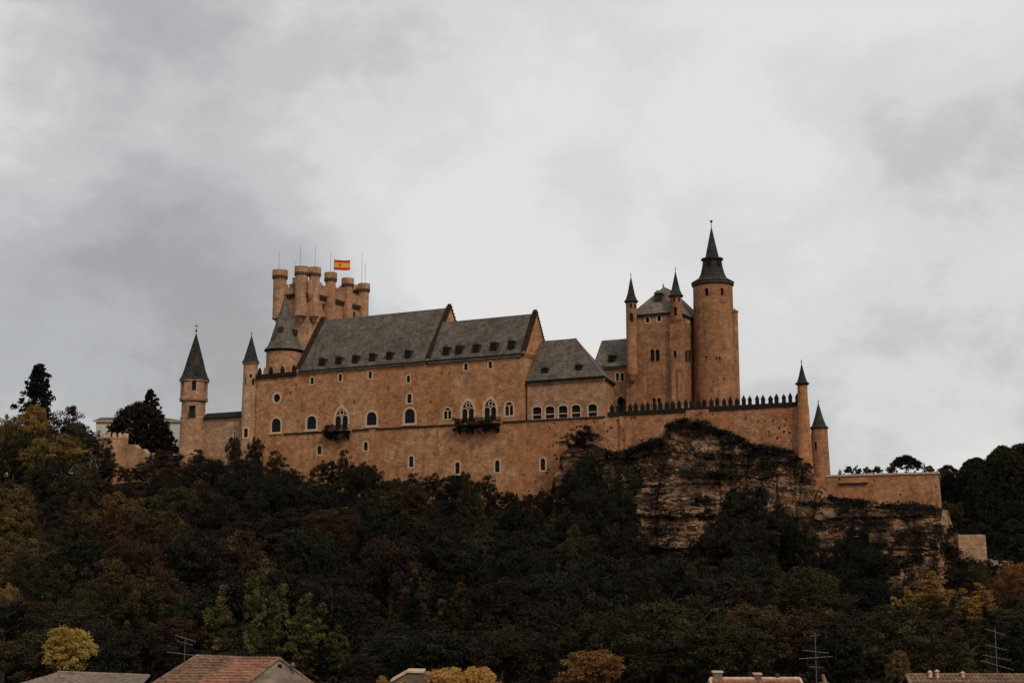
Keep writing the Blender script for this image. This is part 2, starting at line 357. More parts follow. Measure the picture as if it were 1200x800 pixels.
def window(parent, fr, a, z, w, h, kind='arch', sur=0.3, cuts=None, depth=0.45, pane='glass', frame='trim', off=0.0, extra=None, name='window'):
    """surround (part) > pane, mullion, railing (sub-parts); its hole goes to cuts"""
    inn = outline(w, h, kind); out = outline(w, h, kind, sur)
    bm = bmesh.new()
    P = lambda q, o: fr.w(a + q[0], off + o, z + q[1])
    n = len(inn)
    ring = lambda pts, o: [bm.verts.new(P(q, o)) for q in pts]
    A = ring(out, -0.06); B = ring(out, 0.06); C = ring(inn, 0.06); D = ring(inn, -depth)
    E = ring(outline(w, h, kind, min(sur, 0.12)), -depth)
    for X, Y in ((A, B), (B, C), (C, D), (D, E)):
        for i in range(n):
            j = (i + 1) % n; bm.faces.new((X[i], X[j], Y[j], Y[i]))
    f = obj(name, bm, M[frame], parent)
    bm = bmesh.new(); poly_prism(bm, [P(q, -depth + 0.10) for q in outline(w, h, kind, 0.02)], [P(q, -depth + 0.05) for q in outline(w, h, kind, 0.02)])
    obj('pane', bm, M[pane], f)
    if cuts is not None:
        g = min(sur * 0.5, 0.1)
        oc = outline(w, h, kind, g)
        cuts.append(([P(q, 0.4) for q in oc], [P(q, -depth - 0.04) for q in oc]))
    if w > 1.2 and kind in ('arch', 'seg') and extra == 'mullion':
        bm = bmesh.new(); fbox(bm, fr, a - w / 2 - sur - .12, a + w / 2 + sur + .12, off + .063, off + .26, z - sur - .06, z - sur + .16); obj('sill', bm, M[frame], f)
    if extra == 'mullion':                     # glazing bars of the big windows
        bm = bmesh.new()
        fr2 = Frame(fr.o, fr.u, fr.n)
        for k in (-1, 0, 1):
            fbox(bm, fr2, a + k * w / 4 - 0.03, a + k * w / 4 + 0.03, off - depth + 0.11, off - depth + 0.17, z, z + h * (0.8 if k else 0.97))
        for k in (0.33, 0.66): fbox(bm, fr2, a - w / 2, a + w / 2, off - depth + 0.172, off - depth + 0.21, z + h * k, z + h * k + 0.06)
        obj('glazing_bars', bm, M['iron'], f)
    if extra == 'rail':
        bm = bmesh.new()
        fbox(bm, fr, a - w / 2 - 0.01, a + w / 2 + 0.01, off - 0.2, off - 0.12, z + h * 0.33, z + h * 0.33 + 0.17)
        obj('railing', bm, M['trim'], f)
    if extra in ('twin', 'gothic'):            # two lights between slim shafts, tracery above
        bm = bmesh.new(); o0, o1 = off - depth + 0.12, off - 0.03
        lw = w * 0.33; lh = h * (0.62 if extra == 'gothic' else 0.72)
        fbox(bm, fr, a - w * 0.045, a + w * 0.045, o0, o1, z, z + lh)
        # tympanum: solid plate with two arched lights and an oculus
        outer = [Vector((q[0], q[1])) for q in outline(w, h, kind, 0.02) if q[1] > lh * 0.6]
        zs = z + lh - lw * 0.6
        for sgn in (-1, 1):
            cx = sgn * (w * 0.045 + (w / 2 - w * 0.045) / 2); rr = (w / 2 - w * 0.045) / 2
            K = 8
            for i in range(K):
                t0, t1 = pi * i / K, pi * (i + 1) / K
                q = [(cx + rr * cos(t0), lh - rr + rr * 1.2 * sin(t0)), (cx + rr * cos(t1), lh - rr + rr * 1.2 * sin(t1)),
                     (cx + (rr + .09) * cos(t1), lh - rr + (rr + .16) * 1.2 * sin(t1)), (cx + (rr + .09) * cos(t0), lh - rr + (rr + .16) * 1.2 * sin(t0))]
                poly_prism(bm, [fr.w(a + x, o0, z + y) for x, y in q], [fr.w(a + x, o1, z + y) for x, y in q])
        if extra == 'gothic':
            cz = h * 0.80; r0, r1 = w * 0.13, w * 0.20
            for i in range(12):
                t0, t1 = 2 * pi * i / 12, 2 * pi * (i + 1) / 12
                q = [(r0 * cos(t0), cz + r0 * sin(t0)), (r0 * cos(t1), cz + r0 * sin(t1)), (r1 * cos(t1), cz + r1 * sin(t1)), (r1 * cos(t0), cz + r1 * sin(t0))]
                poly_prism(bm, [fr.w(a + x, o0, z + y) for x, y in q], [fr.w(a + x, o1 - 0.01, z + y) for x, y in q])
        obj('tracery', bm, M[frame], f)
    return f
def win_px(parent, fr, cx, cy, wp, hp, kind, cuts, **k):
    """a window measured in the photo on the plane of its wall: centre, width, height in photo pixels"""
    a0, z0 = fr.hit(cx - wp / 2, cy + hp / 2); a1, z1 = fr.hit(cx + wp / 2, cy - hp / 2)
    a, zb = fr.hit(cx, cy + hp / 2); _, zt = fr.hit(cx, cy - hp / 2)
    return window(parent, fr, a, zb, abs(a1 - a0), zt - zb, kind, cuts=cuts, **k)
def tangent(c, ang, r):
    """frame of a window on a round tower; ang measured from the line to the camera, + to the right"""
    d = Vector((-c[0], -c[1], 0)).normalized(); ca, sa = cos(ang), sin(ang)
    d = Vector((d.x * ca - d.y * sa, d.x * sa + d.y * ca, 0))
    return Frame((c[0] + d.x * r, c[1] + d.y * r, 0), Vector((-d.y, d.x, 0)), d)
def twin_small(*a, **k): pass
def gable_roof(bm, fr, a0, a1, o0, o1, ze, zr, over=0.45):
    """ridge along the frame's u; slopes to both sides"""
    om = (o0 + o1) / 2; s = (zr - ze) / (abs(o1 - o0) / 2); sg = 1 if o1 > o0 else -1
    q = [(o0 - sg * over, ze - s * over), (o1 + sg * over, ze - s * over), (om, zr)]
    poly_prism(bm, [fr.w(a0, o, z) for o, z in q], [fr.w(a1, o, z) for o, z in q])
def dormer(parent, fr, px, py, w, h, om, ze, zr, halfw, depth=1.9):
    """small slate dormer on a front slope whose eave is at off 0 / ze and ridge at off -halfw / zr; px,py = its front's centre"""
    d = pdir(px, py); sl = (zr - ze) / halfw      # slope plane z = ze + sl*(-off)
    n = Vector((fr.n.x * sl, fr.n.y * sl, 1.0)); p0 = fr.w(0, 0, ze)
    p = d * (p0.dot(n) / d.dot(n)); a = (p - fr.o).dot(fr.u); off = (p - fr.o).dot(fr.n); z = p.z - fr.o.z
    fo = off + 0.8; z0 = z - h * 0.5
    bm = bmesh.new(); fbox(bm, fr, a - w / 2, a + w / 2, fo - depth, fo, z0, z0 + h * 0.72)
    d_ = obj('dormer', bm, M['slate_d'], parent)
    bm = bmesh.new(); zt = z0 + h * 0.723
    q = [(a - w / 2 - 0.12, zt), (a + w / 2 + 0.12, zt), (a + w * 0.28, zt + h * 0.18), (a, zt + h * 0.24), (a - w * 0.28, zt + h * 0.18)]
    poly_prism(bm, [fr.w(x, fo - depth, y) for x, y in q], [fr.w(x, fo + 0.15, y) for x, y in q])
    obj('roof', bm, M['slate'], d_)
    bm = bmesh.new(); fbox(bm, fr, a - w * 0.43, a + w * 0.43, fo + 0.003, fo + 0.03, z0 + h * 0.04, z0 + h * 0.69)
    obj('window', bm, M['void'], d_)
    return d_
def step_gable(parent, fr, a, th, halfw, ze, zr, n=15, peak=0.25, o_mid=None, rise=0.22, mat='wall', face=None):
    """crow-stepped gable standing across the ridge: triangle slab with steps"""
    om = -halfw if o_mid is None else o_mid
    bm = bmesh.new()
    q = [(om + halfw, ze - 1.0), (om + halfw, ze + rise), (om, zr + rise * 1.5), (om - halfw, ze + rise), (om - halfw, ze - 1.0)]
    poly_prism(bm, [fr.w(a, o, z) for o, z in q], [fr.w(a + th, o, z) for o, z in q])
    g = obj('gable', bm, M[face or mat], parent)
    bm = bmesh.new()
    for sg in (1, -1):
        for i in range(n):
            t = (i + 0.5) / n; o = om + sg * halfw * (1 - t); z = ze + rise + (zr + rise * 0.5 - ze) * t
            hw = halfw / n * 0.36
            fbox(bm, fr, a - 0.25, a + th + 0.15, o - hw, o + hw, z - 0.42, z + 0.48)
    fbox(bm, fr, a - 0.15, a + th + 0.15, om - 0.45, om + 0.45, zr + rise, zr + rise + peak)
    fbox(bm, fr, a - 0.02, a + th + 0.02, om - 0.25, om + 0.25, zr + rise + peak, zr + rise + peak + 0.4)
    obj('crow_steps', bm, M['crow'], g)
    return g
def finial(parent, c, z, h, ball=0.16, cross=False, bz=0.45):
    bm = bmesh.new(); tube(bm, [(c[0], c[1], z - 0.3), (c[0], c[1], z + h)], [0.07, 0.035], 6)
    lathe(bm, c, [(0.0, z + h * bz - ball), (ball * .7, z + h * bz - ball * .7), (ball, z + h * bz), (ball * .7, z + h * bz + ball * .7), (0.0, z + h * bz + ball)], 10)
    if cross:
        box(bm, c[0] - 0.4, c[0] + 0.4, c[1] - 0.05, c[1] + 0.05, z + h * 0.72, z + h * 0.72 + 0.12)
    obj('finial', bm, M['iron'], parent)

# ================================================================== TERRAIN
def sstep(a, b, x):
    t = min(1.0, max(0.0, (x - a) / (b - a))); return t * t * (3 - 2 * t)
def pl(pts, x):
    if x <= pts[0][0]: return pts[0][1]
    for (x0, y0), (x1, y1) in zip(pts, pts[1:]):
        if x <= x1: return y0 + (y1 - y0) * (x - x0) / (x1 - x0)
    return pts[-1][1]
def sD(x, y):
    d = Vector((x, y, 0)) - A0; return d.dot(U), d.dot(OUT)
S_END = S_(1104, 570)
def ground(x, y):
    s, D = sD(x, y)
    h0 = pl([(-120, 19), (-60, 18.5), (-34, 17.5), (-18, 16.5), (0, 13.5), (25, 11), (50, 8.5), (62, 5), (75, 0), (100, -4), (130, -6), (160, -6)], s)
    low = -13.0
    if D >= 0:
        t = min(1.0, D / 100.0); f = 0.55 * t + 0.45 * sstep(0, 1, t)
        z = h0 + (low - h0) * f
    else:
        # plateau behind the walls; it ends with the castle on the right
        P = pl([(-120, 21), (-34, 21.0), (-20, 22), (84, 23.3), (92, 12.4), (S_END - 6, 12.4), (S_END - 2, -5), (160, -6)], s)
        k = sstep(0.5, 3.0, -D) if s > -36 else sstep(0, 40, -D)
        z = h0 + (P - h0) * k
        far = sstep(pl([(40, 75), (62, 34), (100, 30)], s), pl([(40, 170), (62, 62), (100, 50)], s), -D)
        if 86 < s < S_END + 6: far = max(far, sstep(12, 20, -D))
        z = z + (-8 - z) * far * sstep(-90, -10, s)
    # wooded hill on the right
    hr = -8 + 25 * sstep(205, 325, y) * sstep(78, 114, x) + 6 * sstep(120, 200, x) * sstep(200, 300, y)
    hr = hr + (-10 - hr) * sstep(326, 400, y)
    z = max(z, hr) if y > 180 else z
    # camera side: the ground climbs to the viewpoint
    z = z + (-2.2 - z) * (1 - sstep(2, 70, max(y, 0))) * 1.0 if y < 70 else z
    if y < 0: z = -2.2 - 0.02 * abs(y)
    z += 0.5 * noise.noise(Vector((x * 0.06, y * 0.06, 0))) if y > 20 else 0
    far_all = sstep(420, 2500, sqrt(x * x + y * y)); z = z + (-16 - z) * far_all
    return z
def axis(lo, hi, step, ext):
    a = list(np.arange(lo, hi + 0.01, step)); s = step
    while a[-1] < ext: s *= 1.35; a.append(a[-1] + s)
    s = step
    while a[0] > -ext: s *= 1.35; a.insert(0, a[0] - s)
    return a
gx, gy = axis(-130, 170, 2.5, 9000), axis(20, 360, 2.5, 9000)
bm = bmesh.new(); rows = [[bm.verts.new((x, y, ground(x, y))) for x in gx] for y in gy]
for r0, r1 in zip(rows, rows[1:]):
    for i in range(len(gx) - 1): bm.faces.new((r0[i], r0[i + 1], r1[i + 1], r1[i]))
m, nt, b = newmat('forest_soil'); b.inputs['Roughness'].default_value = 1.0; b.inputs['Specular IOR Level'].default_value = 0.1
p = pos(nt); c = mixc(nt, ramp(nt, tnoise(nt, p, 0.25, 7, 0.7), 0.4, 0.62), (0.016, 0.013, 0.008), (0.030, 0.021, 0.013))
nt.links.new(c, b.inputs['Base Color']); bump(nt, b, tnoise(nt, p, 1.2, 8, 0.75), 1.0, 0.5)
obj('ground', bm, m, smooth=True, kind='structure')

# ================================================================== CLIFF
TOP = [(640, 590), (654, 560), (662, 530), (672, 520), (690, 520), (702, 524), (724, 531), (735, 526), (761, 515), (779, 511), (783, 496), (791, 491.5), (829, 492.5), (836, 502),
       (859, 506), (876, 519), (900, 522), (920, 524), (932, 534), (948, 548), (955, 560), (962, 570)]
TOP2 = [(962, 570), (970, 579), (980, 582), (1015, 585), (1035, 590), (1075, 589), (1104, 597), (1110, 618), (1128, 634), (1150, 655), (1165, 680), (1190, 700)]
rock_top = []
for px, py in TOP: rock_top.append(FR.hit(px, py, 0.8))
for px, py in TOP2: rock_top.append(FR.hit(px, py, 3.0))
def build_cliff():
    s0, s1 = rock_top[0][0], rock_top[-1][0]; ds = 0.35; n = int((s1 - s0) / ds); nz = 150
    P = []; 
    for i in range(n + 1):
        s = s0 + ds * i; zt = pl(rock_top, s) + 0.35 * noise.noise(Vector((s * 0.7, 3.1, 0)))
        zb = -12.0; col = []
        for j in range(nz + 1):
            t = j / nz; z = zt + (zb - zt) * t
            warp = 1.6 * noise.noise(Vector((s * 0.05, z * 0.06, 1.0))) + 0.6 * noise.noise(Vector((s * 0.3, z * 0.3, 2.0)))
            zz = z + warp + 0.02 * s
            # layered ledges of uneven depth
            led = 0
            for per, amp, ph in ((5.3, 1.5, 0.3), (2.1, 0.7, 1.7), (0.83, 0.33, 0.4)):
                q = (zz / per + ph); f = q - math.floor(q); k = math.floor(q)
                r = noise.noise(Vector((k * 3.17, s * 0.05 / per * 5.3, per))) * 0.9 + 0.6
                loc_ = .35 + 1.1 * abs(noise.noise(Vector((s * .09, z * .12, per + 3)))) 
                led += loc_ * (amp * r * (1 - sstep(0.0, 0.65, f)) if per > 1 else amp * r * (1.0 if f < 0.5 else 0.0))
            big = 1.3 * noise.noise(Vector((s * 0.055, z * 0.04, 9.0))) + 0.9 * noise.noise(Vector((s * 0.17, z * 0.14, 4.0)))
            cr = abs(noise.noise(Vector((s * 0.23, z * 0.06, 7.0)))); big -= 0.6 * (1 - sstep(0.0, 0.08, cr))
            fine = 0.45 * noise.noise(Vector((s * 0.6, z * 0.9, 3.0))) + 0.22 * noise.noise(Vector((s * 1.7, z * 2.2, 6.0)))
            base = 0.7 + (0.30 + .12 * sstep(S_(955), S_(975), s)) * (zt - z)
            if s > S_END: base += 0.15 * (zt - z)
            off0 = 0.8 if s < S_(962) else 2.2
            off = off0 + (base + led + big + fine) * sstep(-0.02, 0.10, t * (zt - zb) / 12) * 1.0
            off = max(off, off0 * 0.9)
            col.append(FR.w(s, off, z))
        col.insert(0, FR.w(s, -1.5, zt + 0.05)); P.append(col)
    bm = bmesh.new(); vs = [[bm.verts.new(p) for p in c] for c in P]
    for a, b_ in zip(vs, vs[1:]):
        for j in range(len(a) - 1): bm.faces.new((a[j], a[j + 1], b_[j + 1], b_[j]))
    m, nt, b = newmat('layered_limestone'); b.inputs['Roughness'].default_value = 0.95; b.inputs['Specular IOR Level'].default_value = 0.12
    p = pos(nt); pb = pos(nt, (0.30, 0.30, 1.0))
    n1 = ramp(nt, tnoise(nt, pb, 0.45, 9, 0.78, 0.8), 0.38, 0.60)
    n2 = ramp(nt, tnoise(nt, p, 0.12, 7, 0.72, 0.9), 0.46, 0.56)
    n3 = ramp(nt, tnoise(nt, pos(nt, (.3, .3, 1.0)), 0.8, 9, 0.8, 1.2), 0.54, 0.61)
    c = mixc(nt, n1, (0.28, 0.140, 0.072), (0.54, 0.315, 0.175))
    c = mixc(nt, n3, c, (0.060, 0.036, 0.024))
    nl = ramp(nt, tnoise(nt, pos(nt, (.14, .14, 2.2)), .9, 8, .7, .3), .53, .60)
    c = mixc(nt, nl, c, (0.10, 0.052, 0.031))
    mm = nd(nt, 'ShaderNodeMath', operation='MULTIPLY'); nt.links.new(n2, mm.inputs[0]); mm.inputs[1].default_value = 0.8
    c = mixc(nt, mm.outputs[0], c, (0.075, 0.040, 0.025))
    # scrub and moss growing on the ledges (faces that look up)
    g = nt.nodes.new('ShaderNodeNewGeometry'); sx = nt.nodes.new('ShaderNodeSeparateXYZ'); nt.links.new(g.outputs['Normal'], sx.inputs[0])
    ad = nd(nt, 'ShaderNodeMath', operation='MULTIPLY_ADD'); nt.links.new(tnoise(nt, p, 0.35, 6, 0.7), ad.inputs[0]); ad.inputs[1].default_value = 1.6
    nt.links.new(sx.outputs['Z'], ad.inputs[2])
    k = ramp(nt, ad.outputs[0], 1.32, 1.50)
    c = mixc(nt, k, c, (0.022, 0.018, 0.011))
    nt.links.new(c, b.inputs['Base Color'])
    ad2 = nd(nt, 'ShaderNodeMath', operation='ADD'); nt.links.new(tnoise(nt, pb, 2.5, 8, 0.75), ad2.inputs[0]); nt.links.new(tnoise(nt, p, 1.4, 8, 0.75), ad2.inputs[1])
    bump(nt, b, ad2.outputs[0], 1.0, 0.5)
    obj('cliff', bm, m, kind='structure')
build_cliff()

# ================================================================== CASTLE
ZS = Z_(600, 494)                              # string course level
ZE = Z_(480, 424)                              # eave of the great hall
def spire(parent, c, prof_px, Y, px, seg=8, mat='slate_d', rot=0.2, name='spire'):
    """prof_px: (radius in m, photo row) from the eave up"""
    bm = bmesh.new(); pr = [(r, zat(py, Y, px)) for r, py in prof_px]
    lathe(bm, c, [(pr[0][0] * 0.9, pr[0][1] - 0.12)] + pr, seg, rot)
    return obj(name, bm, M[mat], parent)
def cpos(px, Y, py=450):
    p = at(px, py, Y); return (p.x, p.y)

# --- octagonal tower at the left end
def left_tower():
    Y = 288.0; c = cpos(227, Y, 470); Zp = lambda py: zat(py, Y, 227)
    t = thing('castle_tower', 'tan octagonal tower with tall dark spire and cross at the left end of the castle', 'tower', (c[0], c[1], Zp(560)))
    cuts = []; bm = bmesh.new(); r8 = 1 / cos(pi / 8)
    lathe(bm, c, [(2.75, Zp(575)), (2.62, Zp(490)), (2.62, Zp(489)), (2.50, Zp(488.5)), (2.50, Zp(470)), (2.85, Zp(468.5)), (2.85, Zp(447.5))], 24, 0.1)
    w = obj('wall', bm, M['wall_pale'], t)
    for ang, py, wd, h, par in ((-0.02, 459, 0.85, 2.0, 2.85), (-1.0, 459, 0.8, 2.0, 2.85), (0.95, 459, 0.8, 2.0, 2.85), (-0.1, 487.5, 1.25, 2.0, 2.50)):
        window(t, tangent(c, ang, par - 0.03), 0, Zp(py), wd, h, 'rect', sur=0.12, cuts=cuts, frame='wall_pale', pane='void')
    window(t, tangent(c, -0.45, 2.62), 0, Zp(516), 0.3, 0.4, 'rect', sur=0.08, cuts=cuts, frame='trim', pane='void')
    cut(w, cuts)
    bm = bmesh.new()
    lathe(bm, c, [(2.95, Zp(470.2)), (3.02, Zp(467.5)), (2.86, Zp(466))], 24, 0.1)
    lathe(bm, c, [(2.86, Zp(448.5)), (3.1, Zp(447.5)), (3.1, Zp(446.2)), (2.9, Zp(446))], 24, 0.1); obj('cornice', bm, M['wall_pale'], t)
    bm = bmesh.new(); lathe(bm, c, [(2.6, Zp(490.4)), (2.72, Zp(489.8)), (2.52, Zp(489.0))], 24, 0.1); obj('string_course', bm, M['trim'], t)
    bm = bmesh.new(); fr = tangent(c, -0.1, 2.50)
    fbox(bm, fr, -0.85, 0.85, 0.02, 0.7, Zp(488.6), Zp(487.9))
    for k in range(9): fbox(bm, fr, -0.83 + k * 0.2, -0.79 + k * 0.2, 0.6, 0.64, Zp(487.9), Zp(483.2))
    fbox(bm, fr, -0.85, 0.85, 0.58, 0.66, Zp(483.2), Zp(482.7)); obj('balcony', bm, M['iron'], t)
    sp = spire(t, c, [(3.25, 446), (2.75, 441.5), (2.2, 433), (1.75, 423), (0.09, 391)], Y, 227, 8)
    for ang, py in ((0.85, 424.5), (-0.75, 427), (0.1, 438)):
        fr = tangent(c, ang, 1.55 if py < 435 else 2.3); bm = bmesh.new()
        fbox(bm, fr, -0.32, 0.32, -0.7, 0.45, Zp(py + 2.5), Zp(py - 2.2)); obj('dormer', bm, M['slate_d'], t)
    finial(t, c, Zp(391), 2.3, 0.26, True, 0.28)
left_tower()

# --- low wall between the octagonal tower and the slim turret
def low_wall():
    a0, a1 = S_(234, 500), S_(288, 500); z1 = Z_(260, 489)
    t = thing('castle_wall', 'low pale wall with dark tiled coping linking octagonal tower and slim turret', 'wall', FR.w((a0 + a1) / 2, 0, 8))
    bm = bmesh.new(); fbox(bm, FR, a0, a1, -4.0, -0.4, 6, z1); w = obj('wall', bm, M['wall_pale'], t); cuts = []
    fr = FR.at_back(0.4)
    win_px(t, fr, 274.5, 508, 2.6, 6, 'rect', cuts, sur=0.15, pane='void')
    cut(w, cuts)
    bm = bmesh.new(); q = [(-4.4, z1 - .1), (0.0, z1 - .1), (0.0, z1 + 0.15), (-2.2, z1 + 1.35), (-4.4, z1 + 0.15)]
    poly_prism(bm, [FR.w(a0, o, z) for o, z in q], [FR.w(a1, o, z) for o, z in q]); obj('coping', bm, M['coping'], t)
low_wall()

# --- slim round corner turret
def slim_turret():
    Y = 281.0; c = cpos(292.5, Y, 470); Zp = lambda py: zat(py, Y, 292)
    t = thing('corner_turret', 'slim round pale turret with dark pointed cone at left corner of the great hall', 'turret', (c[0], c[1], 8))
    bm = bmesh.new(); lathe(bm, c, [(1.72, 6), (1.62, Zp(500)), (1.45, Zp(426))], 28); w = obj('wall', bm, M['wall_pale'], t); cuts = []
    for ang, py, wd, h in ((0.06, 443.5, 0.5, 0.75), (-1.0, 443, 0.45, 0.75), (0.45, 451.5, 0.6, 1.25), (-0.75, 451.5, 0.5, 1.25)):
        window(t, tangent(c, ang, 1.46), 0, Zp(py), wd, h, 'rect', sur=0.08, cuts=cuts, depth=.35, frame='wall_pale', pane='void')
    window(t, tangent(c, -0.35, 1.66), 0, Zp(513), 0.85, 1.8, 'rect', sur=0.3, cuts=cuts, depth=.35, pane='void')
    cut(w, cuts)
    bm = bmesh.new(); lathe(bm, c, [(1.46, Zp(427.5)), (1.72, Zp(426.3)), (1.72, Zp(425.2)), (1.4, Zp(425))], 28); obj('cornice', bm, M['wall_pale'], t)
    spire(t, c, [(1.85, 425), (1.45, 421), (1.0, 412), (0.05, 393)], Y, 292, 16); finial(t, c, Zp(393), 0.9, 0.16)
slim_turret()

# --- great hall
def great_hall():
    aL, aM, aR = S_(300, 470), S_(501, 421) - .3, S_(615, 413); aG0 = S_(349, 440)
    D1, H1 = 8.0, 11.5                          # half width and roof height of the left roof
    D2, H2 = 4.8, 8.0
    t = thing('great_hall', 'long ochre castle hall with grey slate roofs, crow-stepped gables and arched windows', 'castle building', FR.w((aL + aR) / 2, 0, 10))
    bm = bmesh.new(); fbox(bm, FR, aL, aG0, -6, 0, 4, Z_(325, 440)); fbox(bm, FR, aG0, aR, -2 * D2, 0, 4, ZE)
    bm.free(); bm = bmesh.new()
    zb = Z_(325, 440)
    pts = [(aL, 4), (aR, 4), (aR, ZE), (aG0, ZE), (aG0, zb), (aL, zb)]
    poly_prism(bm, [FR.w(a, -2 * D2 + .05, z) for a, z in pts], [FR.w(a, 0, z) for a, z in pts])
    w = obj('wall', bm, M['wall'], t); cuts = []
    W = lambda *a, **k: win_px(t, FR, *a, cuts, **k)
    # upper row of little arched windows
    for x, y in ((365.7, 446), (398.7, 442), (433.7, 439), (478.5, 443.6), (546, 429.5), (574.5, 427.3)):
        W(x, y, 4.2, 8.2, 'arch', sur=0.24, depth=.22, pane='void')
    W(479.6, 466.8, 5.2, 10.5, 'seg', sur=0.3, depth=.25, pane='void')
    W(324.3, 467.2, 8, 8, 'round', sur=0.45, pane='void', depth=.3)
    # piano nobile
    W(323.3, 498, 11.2, 16, 'arch', sur=0.4, extra='mullion', depth=.3)
    W(364.9, 495, 11.4, 15.5, 'arch', sur=0.4, extra='mullion', depth=.3)
    W(435.3, 490.3, 12.2, 15.5, 'arch', sur=0.4, extra='mullion', depth=.3)
    W(480.0, 487.2, 12.4, 17, 'arch', sur=0.4, extra='mullion', depth=.3)
    W(399.9, 490.5, 15.5, 24.5, 'pointed', sur=0.45, extra='gothic', pane='void', depth=.3)
    W(548.2, 482.0, 14, 25, 'pointed', sur=0.4, extra='gothic', pane='void', depth=.3)
    W(574.4, 480.3, 14, 25.5, 'pointed', sur=0.4, extra='gothic', pane='void', depth=.3)
    W(524.4, 484.2, 9, 13, 'arch', sur=0.22, extra='twin', depth=.3, pane='void')
    W(596.6, 478.8, 9.5, 15.5, 'arch', sur=0.3, extra='twin', depth=.3, pane='void')
    # basement windows
    for x, y, ww, hh in ((374.2, 527, 4.4, 10, ), (389.2, 545, 4.6, 11), (428.5, 522.5, 4.4, 10), (481.8, 540.5, 4.8, 13), (536, 548, 4.8, 13.5), (582.7, 546, 5, 14)):
        W(x, y, ww + .6, hh, 'arch', sur=0.28, depth=.22, pane='void')
    W(459.2, 533, 1.6, 6, 'rect', sur=0.28, pane='void')
    # putlog holes
    for x, y in ((347, 450), (379.7, 472.5), (415.4, 470), (518, 436.8), (527, 436.6), (340, 460), (505, 470), (455, 455)):
        W(x, y, 1.6, 2.4, 'rect', sur=0.02, pane='void', frame='wall', name='loophole')
    cut(w, cuts)
    for x0, x1 in ((333, 383), (413, 432), (441, 534), (590, 615)):   # string course, broken by the balconies
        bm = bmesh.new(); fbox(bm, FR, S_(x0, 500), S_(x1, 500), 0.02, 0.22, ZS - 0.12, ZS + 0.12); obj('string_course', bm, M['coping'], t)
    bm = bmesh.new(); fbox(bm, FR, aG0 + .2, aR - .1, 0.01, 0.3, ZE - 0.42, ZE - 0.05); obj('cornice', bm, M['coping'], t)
    # two roofs
    bm = bmesh.new(); gable_roof(bm, FR, aG0 + 0.3, aM, 0, -2 * D1, ZE, ZE + H1, 0.4); r1 = obj('roof', bm, M['slate'], t)
    bm = bmesh.new(); gable_roof(bm, FR, aM + 0.6, aR - 0.6, 0, -2 * D2, ZE, ZE + H2, 0.4); r2 = obj('roof', bm, M['slate'], t)
    bm = bmesh.new(); fbox(bm, FR, aG0 + 0.3, aM, -D1 - .12, -D1 + .12, ZE + H1 - .12, ZE + H1 + .12); obj('ridge', bm, M['lead'], r1)
    bm = bmesh.new(); fbox(bm, FR, aM + .6, aR - .6, -D2 - .12, -D2 + .12, ZE + H2 - .12, ZE + H2 + .12); obj('ridge', bm, M['lead'], r2)
    step_gable(t, FR, aG0 - 0.4, 0.7, D1, ZE, ZE + H1, 18, peak=0.3, mat='wall')
    step_gable(t, FR, aM, 0.6, D1, ZE, ZE + H1, 18, mat='wall')
    step_gable(t, FR, aR - 0.6, 0.6, D2, ZE, ZE + H2, 15, mat='wall')
    for x, y in ((379.6, 423.5), (399, 421.6), (418.6, 420), (438.5, 417.8), (458.4, 416), (480.2, 414)):
        dormer(t, FR, x, y, 1.4, 2.0, 0, ZE, ZE + H1, D1)
    for x, y in ((525, 410), (539.6, 408.6), (559.8, 407), (580.3, 405), (601, 403)):
        dormer(t, FR, x, y, 1.4, 2.0, 0, ZE, ZE + H2, D2)
    # battlement over the left bay
    bm = bmesh.new(); a0, a1 = aL, aG0 - 0.3
    fbox(bm, FR, a0, a1, -0.5, 0.35, zb - .35, zb + .5); b_ = obj('battlement', bm, M['coping'], t)
    n = 7
    for i in range(n):
        bm = bmesh.new(); a = a0 + (a1 - a0) * (i + 0.5) / n
        q = [(a - .33, zb + .503), (a + .33, zb + .503), (a + .33, zb + 1.2), (a, zb + 1.9), (a - .33, zb + 1.2)]
        poly_prism(bm, [FR.w(x, -.3, z) for x, z in q], [FR.w(x, .25, z) for x, z in q]); obj('merlon', bm, M['wall_tan'] if i % 2 else M['merlon'], b_)
    # the two timber balconies
    for x0, x1, yb in ((537, 587, 502.5), (385.5, 411, 510.5)):
        s0, s1 = S_(x0, yb), S_(x1, yb); zf = Z_((x0 + x1) / 2, yb - 5.5)
        bm = bmesh.new(); fbox(bm, FR, s0, s1, 0.02, 1.35, zf - 0.25, zf); bal = obj('balcony', bm, M['wood'], t)
        bm = bmesh.new(); k = int((s1 - s0) / 0.22)
        for i in range(k + 1):
            a = s0 + (s1 - s0 - 0.08) * i / k; fbox(bm, FR, a, a + 0.08, 1.25, 1.31, zf, zf + 1.0)
        fbox(bm, FR, s0 - .03, s1 + .03, 1.23, 1.34, zf + 1.003, zf + 1.12)
        for a in (s0, s1 - .06): fbox(bm, FR, a, a + .06, 0.02, 1.23, zf + 1.0, zf + 1.1)
        obj('railing', bm, M['wood'], bal)
        nb = 4 if s1 - s0 > 6 else 2
        for i in range(nb):
            bm = bmesh.new(); a = s0 + 0.3 + (s1 - s0 - 0.9) * i / (nb - 1)
            q = [(0.01, zf - .253), (1.2, zf - .253), (1.2, zf - .5), (0.5, zf - 1.3), (0.01, zf - 1.7)]
            poly_prism(bm, [FR.w(a, o, z) for o, z in q], [FR.w(a + .3, o, z) for o, z in q]); obj('bracket', bm, M['wood'], bal)
    return t
hall = great_hall()

